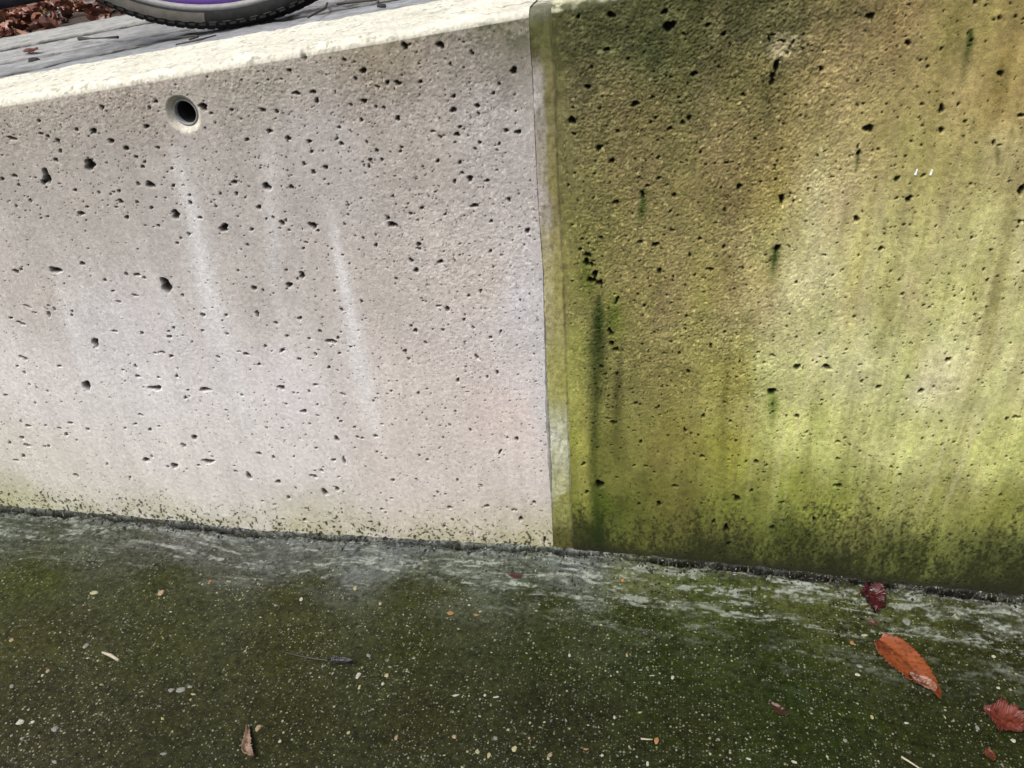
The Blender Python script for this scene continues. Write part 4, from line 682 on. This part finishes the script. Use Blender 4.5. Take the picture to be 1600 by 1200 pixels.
for i, (px, py, a, b, an, kd) in enumerate(CHIPS):
    o = link(names[kd], chip_mesh(names[kd], a * 0.95e-4, b * 0.95e-4, CHIP_COL[kd], 100 + i, 0.18 if kd == 3 else 0.4), M_chip)
    x, y = px * 1e-3, py * 1e-3
    o.location = (x, y, float(gpos(x, y))); o.rotation_euler[2] = math.radians(an)
    if i in special: tag(o, special[i], cats[kd])
    else:
        tag(o, shared[kd][0], cats[kd], shared[kd][1]); ordered.setdefault(kd, []).append(o)
ORD = 'first second third fourth fifth sixth seventh eighth ninth tenth eleventh twelfth thirteenth fourteenth fifteenth sixteenth seventeenth eighteenth nineteenth twentieth twenty-first twenty-second twenty-third twenty-fourth'.split()
def view_x(o):
    d = [o.location[k] - cam.matrix_world[k][3] for k in range(3)]
    return sum(d[k] * _r[k] for k in range(3)) / sum(d[k] * _f[k] for k in range(3))
for kd, lst in ordered.items():
    for q, o in enumerate(sorted(lst, key=view_x)):
        o['label'] = '%s from the left of the %s on the dark green pavement' % (ORD[q], {0: 'small white stone chips', 1: 'small yellowish stone chips', 2: 'small tan pebbles', 3: 'little orange leaf flakes', 4: 'small grey stone chips'}[kd])
def build_grit():
    rs = np.random.RandomState(5); V = []; F = []; Cc = []
    base = np.array([(1, 0, 0), (0, 1, 0), (-1, 0, 0), (0, -1, 0), (0, 0, 0.7), (0, 0, -0.5)])
    fc = [(0, 1, 4), (1, 2, 4), (2, 3, 4), (3, 0, 4)]
    n = 0; xs = rs.uniform(-0.86, 0.70, 60000); ys = -rs.rand(60000) * 0.46 - 0.012
    den = fbm(xs, ys, 0.09, seed=14, octv=3); den2 = fbm(xs, ys, 0.03, seed=19, octv=2)
    keep = rs.rand(60000) < 0.06 + 0.46 * sst(0.35, 0.72, den) * sst(0.3, 0.7, den2) * 1.3
    xs, ys = xs[keep], ys[keep]; zs = gpos(xs, ys)
    pal = np.array([lin(q) for q in ((205, 206, 182), (186, 188, 150), (200, 192, 128), (150, 152, 138), (176, 178, 168), (120, 124, 104))]) * 0.42
    for x, y, z in zip(xs, ys, zs):
        r = 0.00034 * (6.5 ** (rs.rand() ** 3.4)); a = rs.uniform(0, 3.14); e = rs.uniform(0.45, 1.0)
        ca, sa = math.cos(a), math.sin(a)
        p = base * rs.uniform(0.7, 1.2, (6, 1)); p = p * np.array((r * 1.35, r * e, r * 0.8))
        q = np.stack([p[:, 0] * ca - p[:, 1] * sa + x, p[:, 0] * sa + p[:, 1] * ca + y, p[:, 2] + z], -1)
        V.append(q); F.extend([(n + i, n + j, n + k) for i, j, k in fc]); n += 6
        cc = pal[min(int(rs.rand() ** 1.1 * 6), 5)] * rs.uniform(0.25, 1.0); Cc.append(np.repeat(cc[None], 6, 0))
    return pydata('grit', np.concatenate(V), F, np.concatenate(Cc))
tag(link('grit', build_grit(), M_chip), 'fine pale grit scattered over the dark green pavement', 'grit', kind='stuff')

def build_foot_debris():
    rs = np.random.RandomState(15); V = []; F = []; Cc = []; n = 0
    base = np.array([(1, 0, 0), (0, 1, 0), (-1, 0, 0), (0, -1, 0), (0, 0, 0.8), (0, 0, -0.6)])
    fc = [(0, 1, 4), (1, 2, 4), (2, 3, 4), (3, 0, 4), (1, 0, 5), (2, 1, 5), (3, 2, 5), (0, 3, 5)]
    xs = rs.uniform(-0.86, 0.70, 5200); ys = -np.abs(rs.normal(0.006, 0.007, 5200)) - 0.0005
    zs = gpos(xs, ys)
    pal = np.array([lin(q) for q in ((24, 22, 18), (34, 30, 22), (44, 46, 26), (60, 56, 44), (118, 122, 116), (176, 180, 172))]) * 0.45
    pr = np.array([.26, .24, .18, .14, .11, .07])
    for x, y, z in zip(xs, ys, zs):
        r = 0.0006 * (5.0 ** (rs.rand() ** 2.4)); k = rs.choice(6, p=pr); r = min(r, 0.0013) if k > 3 else r
        a = rs.uniform(0, 3.14); ca, sa = math.cos(a), math.sin(a)
        p = base * rs.uniform(0.6, 1.3, (6, 1)) * np.array((r * rs.uniform(1, 2.2), r * 0.8, r * 0.7))
        V.append(np.stack([p[:, 0] * ca - p[:, 1] * sa + x, p[:, 0] * sa + p[:, 1] * ca + y, p[:, 2] + z + r * 0.3], -1))
        F.extend([(n + i, n + j, n + q) for i, j, q in fc]); n += 6
        Cc.append(np.repeat((pal[k] * rs.uniform(0.6, 1.2))[None], 6, 0))
    return pydata('foot_debris', np.concatenate(V), F, np.concatenate(Cc))
tag(link('foot_debris', build_foot_debris(), M_chip), 'dark crumbs and silt packed along the foot of the wall', 'debris', kind='stuff')

# ---------------------------------------------------------------- the path on top, behind the wall
def top_sheet(name, y0, y1, z_off, nx, ny, col, amp, seed, lo=-5.0, hi=4.0, round_=0.004, var=0.3, depth=0.10, dark=None):
    """long stone course; y0 and y1 are functions of x"""
    fx = np.linspace(-1.7, 0.3, nx); xg = spread(fx, lo, hi, 10, 1.4)
    a = y0(xg); b = y1(xg)
    t = np.concatenate([[0, 0], np.linspace(0, 1, ny), [1, 1]])
    X = np.repeat(xg[None, :], len(t), 0)
    Y = a[None, :] + (b - a)[None, :] * t[:, None]
    Z = np.repeat((ztop(xg) + z_off)[None, :], len(t), 0) + (fbm(X, Y, 0.02, seed=seed, octv=4) - 0.5) * amp
    Z[0] -= depth; Z[-1] -= depth; Z[1] -= round_; Z[-2] -= round_
    Y[2] += round_ * 0.6; Y[-3] -= round_ * 0.6
    c = np.ones(X.shape + (3,), np.float32) * np.array(col, np.float32)
    c *= (1 + var * 2 * (fbm(X, Y, 0.09, 0.03, seed=seed + 3) - 0.5) + 0.5 * (vnoise(X, Y, 0.006, seed=seed + 5) - 0.5))[..., None]
    k = sst(0.66, 0.74, fbm(X, Y, 0.025, 0.010, seed=seed + 7)) * 0.6
    c = c * (1 - k[..., None]) + np.array((0.03, 0.03, 0.028), np.float32) * k[..., None]
    if dark is not None:
        d = dark(X, Y); c = c * (1 - d[..., None]) + np.array((0.045, 0.046, 0.046), np.float32) * d[..., None]
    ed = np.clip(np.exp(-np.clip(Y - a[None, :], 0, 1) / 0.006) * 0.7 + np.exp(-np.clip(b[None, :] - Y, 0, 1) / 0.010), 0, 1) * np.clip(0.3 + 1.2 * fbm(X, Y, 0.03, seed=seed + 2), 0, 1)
    ed[:2] = 1; ed[-2:] = 1  # gap sides painted dark, since the light alone leaves them pale
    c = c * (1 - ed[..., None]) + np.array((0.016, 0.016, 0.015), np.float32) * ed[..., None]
    ro = 0.35 + 0.4 * fbm(X, Y, 0.05, seed=seed + 9)
    return grid_mesh(name, np.stack([X, Y, Z], -1), c, rough=ro)
M_path = stain_mat('damp_grey_concrete', rough=0.6, grain=330, gamp=0.35, bump=0.4, bdist=0.001, spec=0.4, use_alpha_rough=True, grain2=70)
e1 = lambda x: np.interp(x, [-3, -0.95, -0.82, -0.69, -0.55, -0.45, -0.37, -0.31, 0.5], [0.33, 0.335, 0.347, 0.408, 0.452, 0.445, 0.428, 0.436, 0.44])
e2 = lambda x: 0.535 + 0 * x
e3 = lambda x: 0.822 + 0.006 * np.sin(x * 3)
e4 = lambda x: 1.215 + 0.010 * np.sin(x * 2.2)
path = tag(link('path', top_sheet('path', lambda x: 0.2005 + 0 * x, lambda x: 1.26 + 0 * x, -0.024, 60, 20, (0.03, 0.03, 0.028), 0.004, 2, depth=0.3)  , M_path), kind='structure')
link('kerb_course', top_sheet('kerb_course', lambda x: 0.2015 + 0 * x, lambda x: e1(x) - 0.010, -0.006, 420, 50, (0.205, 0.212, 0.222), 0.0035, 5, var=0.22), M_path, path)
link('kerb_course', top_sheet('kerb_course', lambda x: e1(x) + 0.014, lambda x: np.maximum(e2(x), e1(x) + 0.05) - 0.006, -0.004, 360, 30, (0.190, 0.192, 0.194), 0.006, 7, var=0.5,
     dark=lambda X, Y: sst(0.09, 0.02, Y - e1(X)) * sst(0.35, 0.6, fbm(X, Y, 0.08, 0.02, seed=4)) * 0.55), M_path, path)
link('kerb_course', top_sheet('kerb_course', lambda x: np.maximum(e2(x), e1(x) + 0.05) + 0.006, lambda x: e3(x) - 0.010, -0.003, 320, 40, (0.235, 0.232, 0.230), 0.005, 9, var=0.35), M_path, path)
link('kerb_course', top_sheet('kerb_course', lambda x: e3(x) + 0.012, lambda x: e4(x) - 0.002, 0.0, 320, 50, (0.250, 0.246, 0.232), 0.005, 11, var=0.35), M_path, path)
def soil_sheet():
    xg = spread(np.linspace(-3.6, 1.0, 90), -60, 60, 12, 1.5); a = np.concatenate([np.linspace(1.215, 4.5, 60), 4.5 + np.cumsum(0.4 * 1.5 ** np.arange(11))])
    X = np.repeat(xg[None, :], len(a), 0); Y = np.repeat(a[:, None], len(xg), 1)
    Z = ztop(X) - 0.02 + (fbm(X, Y, 0.3, seed=3) - 0.5) * 0.05 - 0.02 * sst(1.4, 1.2, Y)
    c = np.ones(X.shape + (3,), np.float32) * np.array((0.040, 0.026, 0.018), np.float32) * (0.6 + 0.8 * fbm(X, Y, 0.1, seed=5))[..., None]
    return grid_mesh('soil', np.stack([X, Y, Z], -1), c), (lambda x, y: ztop(x) - 0.02 + (fbm(x, y, 0.3, seed=3) - 0.5) * 0.05)
sm, soil_z = soil_sheet()
M_soil = stain_mat('leaf_mould', rough=0.9, grain=200, gamp=0.5, bump=0.6, bdist=0.004, grain2=40)
tag(link('soil', sm, M_soil), kind='structure')

# oak-like leaves of the litter bed
def oak_leaf(name, col, col2, seed, L=0.085):
    nu, nv = 30, 8; u = np.linspace(0, 1, nu)
    env = np.sin(np.pi * np.clip(u * 0.94 + 0.04, 0, 1)) ** 0.75 * 0.30 * L
    lob = 1 + 0.34 * np.sin(u * 2 * np.pi * 4.2 + seed); lob2 = 1 + 0.34 * np.sin(u * 2 * np.pi * 4.2 + seed + 0.8)
    ul = np.linspace(0, 1, nu)
    X, Y, Z, c = leaf_mesh(name, [(0, 0), (L * 0.5, L * 0.03 * math.sin(seed)), (L, 0)], list(env * lob), list(env * lob2), col, col2, nu=nu, nv=nv, curl=0.016, seed=seed % 11, serr=0.05, tipz=0.02 * math.sin(seed * 2.1), vein=0.2)
    Z = Z + 0.012 * np.sin((X / L) * 3.0 + seed)
    return grid_mesh(name, np.stack([X - L / 2, Y, Z], -1), c * 0.62)
PAL = [((150, 92, 72), (112, 66, 52)), ((212, 156, 128), (186, 124, 98)), ((120, 74, 58), (92, 58, 46)), ((176, 120, 100), (142, 92, 76)), ((96, 60, 48), (74, 48, 40)), ((196, 92, 62), (168, 80, 56)), ((150, 140, 70), (128, 110, 62)), ((170, 106, 80), (134, 84, 64))]
OAK = [oak_leaf('fallen_leaf', a, b, 3 + 5 * i) for i, (a, b) in enumerate(PAL)]
for m_ in OAK: m_.materials.append(M_org)
def litter_stuff():
    rs = np.random.RandomState(9); V = []; F = []; Cc = []; n = 0
    src = []
    for m_ in OAK:
        co = np.zeros(len(m_.vertices) * 3, np.float32); m_.vertices.foreach_get('co', co); co = co.reshape(-1, 3).reshape(30, 8, 3)[::3, ::2]
        at = np.zeros(len(m_.vertices) * 4, np.float32); m_.attributes['stain'].data.foreach_get('color', at); at = at.reshape(30, 8, 4)[::3, ::2, :3]
        src.append((co.reshape(-1, 3), at.reshape(-1, 3), co.shape[0], co.shape[1]))
    for _ in range(1500):
        y = 1.225 + 2.9 * rs.rand() ** 1.4; x = rs.uniform(-4.2, 0.6)
        co, at, R_, C_ = src[rs.choice(8, p=[.2, .06, .22, .14, .22, .04, .04, .08])]
        m = (Matrix.Rotation(rs.uniform(0, 6.28), 3, 'Z') @ Matrix.Rotation(rs.normal(0, 0.45), 3, 'X') @ Matrix.Rotation(rs.normal(0, 0.45), 3, 'Y'))
        s = rs.uniform(0.55, 1.1); q = co @ np.array(m).T * s + np.array((x, y, float(soil_z(np.array(x), np.array(y))) + 0.008 + 0.02 * rs.rand()))
        V.append(q); Cc.append(at * rs.uniform(0.7, 1.25))
        for i in range(R_ - 1):
            for k in range(C_ - 1): F.append((n + i * C_ + k, n + i * C_ + k + 1, n + (i + 1) * C_ + k + 1, n + (i + 1) * C_ + k))
        n += len(q)
    return pydata('leaf_litter', np.concatenate(V), F, np.concatenate(Cc), smooth=True)
tag(link('leaf_litter', litter_stuff(), M_org), 'bed of brown fallen leaves behind the grey path', 'leaf litter', kind='stuff')
def place_leaf(i, x, y, rz, tx, ty, s, label, group=None, lift=0.03):
    o = link('fallen_leaf', OAK[i]); o.location = (x, y, float(soil_z(np.array(x), np.array(y))) + lift)
    o.rotation_euler = (tx, ty, rz); o.scale = (s, s, s); return tag(o, label, 'leaf', group)
place_leaf(1, -2.27, 2.33, 0.3, -0.5, 0.2, 1.5, 'large salmon pink leaf in the leaf bed behind the path', lift=0.06)
place_leaf(1, -2.45, 2.25, 2.2, 0.4, -0.3, 0.8, 'smaller salmon leaf left of the large salmon pink leaf', lift=0.05)
place_leaf(6, -2.40, 2.18, 1.0, 0.6, 0.4, 1.2, 'olive yellow leaf in the leaf bed left of the salmon leaves', lift=0.05)
place_leaf(5, -1.66, 1.47, 0.5, 0.2, -0.4, 0.42, 'small bright orange leaf at the front of the leaf bed', lift=0.02)
place_leaf(6, -2.22, 2.45, 1.4, 0.9, 0.1, 1.0, 'upright greenish leaf right of the large salmon pink leaf', lift=0.06)
rs = np.random.RandomState(31)
for k in range(46):
    y = 1.25 + 1.6 * rs.rand() ** 1.2; x = -1.0 - (y - 1.2) * 0.62 - rs.rand() * 1.0
    i = int(rs.choice(8, p=[.2, .08, .2, .16, .2, .03, .03, .10]))
    place_leaf(i, x, y, rs.uniform(0, 6.28), rs.normal(0, 0.5), rs.normal(0, 0.5), rs.uniform(0.5, 0.95), 'curled brown leaf in the leaf bed behind the path', 'brown leaves of the leaf bed', 0.02 + 0.025 * rs.rand())

# debris on the path courses
def on_top(pts, lift=0.002): return [(x, y, float(ztop(x)) + lift) for x, y in pts]
lone_tube('twig', on_top([(-0.9033, 0.6621), (-0.84, 0.612), (-0.7883, 0.5742), (-0.7403, 0.5405)], 0.004), [0.0038, 0.0011, 0.0013, 0.0026], M_twig, 'thin dark twig with a thick end on the grey path', 'twig')
lone_tube('twig', on_top([(-0.560, 0.395), (-0.520, 0.374), (-0.4953, 0.3631), (-0.4800, 0.345), (-0.4830, 0.325)], 0.001), 0.0014, M_twig, 'hooked dark twig on the path in front of the wheel', 'twig')
lone_tube('twig', on_top([(-0.4900, 0.300), (-0.4581, 0.309), (-0.4440, 0.330)], 0.0), [0.0010, 0.0014, 0.0007], M_twig, 'short bent twig close to the pale wall top', 'twig')
lone_tube('twig', on_top([(-0.2990, 0.315), (-0.3080, 0.400), (-0.3320, 0.470)], 0.003), [0.0015, 0.0020, 0.0015], M_twig, 'slim twig lying across the path right of the wheel', 'twig')
lone_tube('twig', on_top([(-0.3050, 0.440), (-0.2600, 0.415), (-0.2300, 0.398), (-0.2150, 0.360)], 0.002), 0.0018, M_twig, 'long thin twig on the path, farthest to the right', 'twig')
M_dirt = plain_mat('black_dirt_crumb', (0.02, 0.019, 0.017), 0.9)
def crumb(x, y, a, label, group=None):
    me = chip_mesh('dirt_crumb', a, a * 0.8, (60, 56, 50), int(abs(x * 1000)), 0.6); me.materials.append(M_dirt)
    o = link('dirt_crumb', me); o.location = (x, y, float(ztop(x)) - 0.003); tag(o, label, 'dirt', group)
crumb(-0.8507, 0.4633, 0.011, 'large black dirt crumb on the path at the far left')
crumb(-0.3438, 0.2120, 0.0055, 'black dirt crumb on the edge of the pale wall top below the wheel')
crumb(-0.2050, 0.3420, 0.0075, 'round black crumb on the path right of the wheel')
for q, (x, y, a) in enumerate(((-0.4700, 0.210, .003), (-0.40, 0.213, .004), (-0.3000, 0.214, .003), (-0.2700, 0.214, .004), (-0.2400, 0.212, .0045), (-0.1850, 0.214, .003), (-0.1500, 0.212, .004))):
    crumb(x, y, a, '%s from the left of the small black crumbs behind the wall top' % ORD[q], 'crumbs along the wall top')
X, Y, Zl, c = leaf_mesh('l', [(-1.010, 0.640), (-0.971, 0.610), (-0.930, 0.580)], [0.001, 0.009, 0.008, 0.001], [0.001, 0.008, 0.008, 0.001], (190, 96, 60), (150, 76, 50), nu=18, nv=7, curl=0.004, seed=33)
solid_leaf('fallen_leaf', X, Y, Zl, c, 'little orange leaf on the grey path left of the wheel', base=lambda x, y: ztop(x))

# ---------------------------------------------------------------- the bicycle
M_rub = plain_mat('black_rubber', (0.010, 0.010, 0.010), 0.8, var=0.4, scale=120, bump=0.3, spec=0.15)
M_dust = plain_mat('dusty_sidewall', (0.052, 0.048, 0.040), 0.9, var=0.35, scale=90)
M_track = plain_mat('brushed_alloy', (0.17, 0.166, 0.17), 0.6, 0.0, var=0.2, scale=160)
M_purple = plain_mat('purple_enamel', (0.095, 0.032, 0.26), 0.22, 0.0, var=0.08, coat=0.6)
M_steel = plain_mat('spoke_steel', (0.55, 0.55, 0.56), 0.3, 0.9)
M_black = plain_mat('black_paint', (0.02, 0.02, 0.022), 0.3, coat=0.5)
bike = empty('bicycle', (-0.4400, 0.4320, float(ztop(-0.4400)) - 0.004))
tag(bike, 'bicycle with a purple rimmed wheel and black tyre standing on the path', 'bicycle')
psi, lean, slope = math.radians(11), math.radians(18), math.atan(0.1301)
bike.rotation_euler = (Matrix.Rotation(psi, 4, 'Z') @ Matrix.Rotation(-slope, 4, 'Y') @ Matrix.Rotation(-lean, 4, 'X')).to_euler()
RW = 0.37
def ring(name, prof, mat, parent, loc, seg=192, a0=None, a1=None):
    if a0 is None: me = lathe(name, prof, seg, 'Y', closed=True)
    else:
        v = []; f = []; n = len(prof); an = np.linspace(a0, a1, seg)
        for (r, y) in prof: v += [(r * math.cos(a), y, r * math.sin(a)) for a in an]
        for i in range(n - 1):
            for k in range(seg - 1): f.append((i * seg + k, i * seg + k + 1, (i + 1) * seg + k + 1, (i + 1) * seg + k))
        me = pydata(name, v, f, smooth=True)
    o = link(name, me, mat, parent); o.location = loc; return o
def tyre_prof(rc=0.3555, w=0.0150, hh=0.0140, n=18):
    return [(rc + hh * math.sin(t), w * math.cos(t)) for t in np.linspace(0, 2 * math.pi, n, endpoint=False)]
def wheel(cx):
    whl = ring('wheel', [(0.3390, -0.0115), (0.3280, -0.0125), (0.3100, -0.0085), (0.3050, 0.0), (0.3100, 0.0085), (0.3280, 0.0125), (0.3390, 0.0115), (0.3360, 0.0)], M_purple, bike, (cx, 0, RW))
    ring('brake_track', [(0.3475, -0.0118), (0.3385, -0.0122), (0.3383, -0.0100), (0.3383, 0.0100), (0.3385, 0.0122), (0.3475, 0.0118), (0.3465, 0.0)], M_track, whl, (0, 0, 0))
    ring('tyre', tyre_prof(), M_rub, whl, (0, 0, 0))
    ring('sidewall_band', [(0.3500, -0.0142), (0.3540, -0.0154), (0.3590, -0.0153), (0.3625, -0.0138)], M_dust, whl, (0, 0, 0), 70, math.radians(-140), math.radians(-100))
    v = []; f = []                                                       # tread blocks in three rows
    for row, (yy, rr_) in enumerate(((-0.0098, 0.3660), (0.0, 0.3692), (0.0098, 0.3660))):
        for k in range(150):
            a = 2 * math.pi * (k + 0.5 * (row % 2)) / 150; da = 0.62 * math.pi / 150; n0 = len(v)
            for aa in (a - da, a + da):
                for dy in (-0.0028, 0.0028):
                    for dr in (-0.002, 0.0012): v.append(((rr_ + dr) * math.cos(aa), yy + dy, (rr_ + dr) * math.sin(aa)))
            f += [tuple(n0 + q for q in s_) for s_ in ((0, 1, 3, 2), (4, 6, 7, 5), (0, 4, 5, 1), (2, 3, 7, 6), (1, 5, 7, 3))]
    tr = link('tread', pydata('tread', v, f), M_rub, whl); tr['kind'] = 'stuff'
    v = []; f = []                                                       # moulded dashes on the shoulder
    for k in range(110):
        a = 2 * math.pi * k / 110; n0 = len(v)
        for aa in (a - 0.016, a + 0.016):
            for r_, y_ in ((0.3624, -0.01385), (0.3632, -0.01345)): v.append((r_ * math.cos(aa), y_ - 0.0004, r_ * math.sin(aa)))
        f.append((n0, n0 + 1, n0 + 3, n0 + 2))
    ds = link('sidewall_dashes', pydata('sidewall_dashes', v, f), plain_mat('worn_rubber', (0.07, 0.066, 0.06), 0.6), whl); ds['kind'] = 'stuff'
    link('hub', lathe('hub', [(0.0, -0.05), (0.008, -0.05), (0.008, -0.035), (0.024, -0.033), (0.024, -0.029), (0.012, -0.024), (0.012, 0.024), (0.024, 0.029), (0.024, 0.033), (0.008, 0.035), (0.008, 0.05), (0.0, 0.05)], 24), M_black, whl)
    for k in range(28):
        a = 2 * math.pi * k / 28; s_ = 1 if k % 2 else -1; b_ = a + (0.5 if (k // 2) % 2 else -0.5)
        link('spoke', tube_mesh('spoke', [(0.022 * math.cos(b_), 0.03 * s_, 0.022 * math.sin(b_)), (0.307 * math.cos(a), 0.002 * s_, 0.307 * math.sin(a))], 0.001, 5), M_steel, whl)
    return whl
wheel(0.0); wheel(1.02)
def tube(name, pts, r_, mat): return link(name, tube_mesh(name, pts, r_, 12), mat, bike)
BB = (0.44, 0, 0.29); ST_ = (0.30, 0, 0.80); HT = (0.86, 0, 0.82); HB = (0.895, 0, 0.70)
tube('seat_tube', [BB, ST_], 0.016, M_purple); tube('top_tube', [(0.315, 0, 0.75), HT], 0.015, M_purple); tube('down_tube', [BB, HB], 0.018, M_purple); tube('head_tube', [(0.85, 0, 0.86), (0.90, 0, 0.68)], 0.02, M_purple)
for s_ in (-1, 1):
    tube('chain_stay', [(0.0, 0.055 * s_, RW), (0.22, 0.045 * s_, 0.325), BB], 0.009, M_purple); tube('seat_stay', [(0.0, 0.055 * s_, RW), (0.29, 0.02 * s_, 0.755)], 0.008, M_purple)
    tube('fork_blade', [(0.90, 0.03 * s_, 0.68), (0.93, 0.05 * s_, 0.58), (1.02, 0.055 * s_, RW)], 0.011, M_black)
    tube('crank', [(0.44, 0.06 * s_, 0.29), (0.44 + 0.12 * s_, 0.075 * s_, 0.29 - 0.11 * s_)], 0.009, M_black)
tube('handlebar', [(0.80, -0.27, 0.96), (0.84, -0.12, 0.94), (0.85, 0, 0.93), (0.84, 0.12, 0.94), (0.80, 0.27, 0.96)], 0.013, M_black)
tube('stem', [(0.852, 0, 0.85), (0.848, 0, 0.93)], 0.015, M_black); tube('seat_post', [ST_, (0.285, 0, 0.90)], 0.013, M_steel)
sdl = link('saddle', lathe('saddle', [(0.0, -0.13), (0.05, -0.12), (0.075, -0.06), (0.05, 0.02), (0.022, 0.09), (0.0, 0.14)], 20, 'Z'), M_black, bike)
sdl.rotation_euler = (0, math.radians(90), 0); sdl.scale = (0.35, 1, 1); sdl.location = (0.285, 0, 0.925)
link('chainring', lathe('chainring', [(0.03, 0.045), (0.09, 0.045), (0.09, 0.049), (0.03, 0.049)], 40, 'Y', True), M_steel, bike).location = (0.44, 0, 0.29)

# ---------------------------------------------------------------- dark rail behind the leaf bed
M_navy = plain_mat('navy_paint', (0.030, 0.042, 0.070), 0.35, 0.2, var=0.25, coat=0.3)
rail = empty('low_rail', (-2.2, 1.95, float(ztop(-2.2))))
tag(rail, 'low dark navy metal rail behind the leaf bed at the top left corner', 'rail')
def rpt(x, dz): return (x + 2.2, 0.0, float(ztop(x)) - float(ztop(-2.2)) + dz)
link('rail_tube', tube_mesh('rail_tube', [rpt(x, 0.094) for x in np.linspace(-4.2, -0.4, 12)], 0.045, 20), M_navy, rail)
for x in (-3.9, -3.05, -1.2, -0.5):
    link('post', tube_mesh('post', [rpt(x, -0.08), rpt(x, 0.07)], 0.025, 12), M_navy, rail)
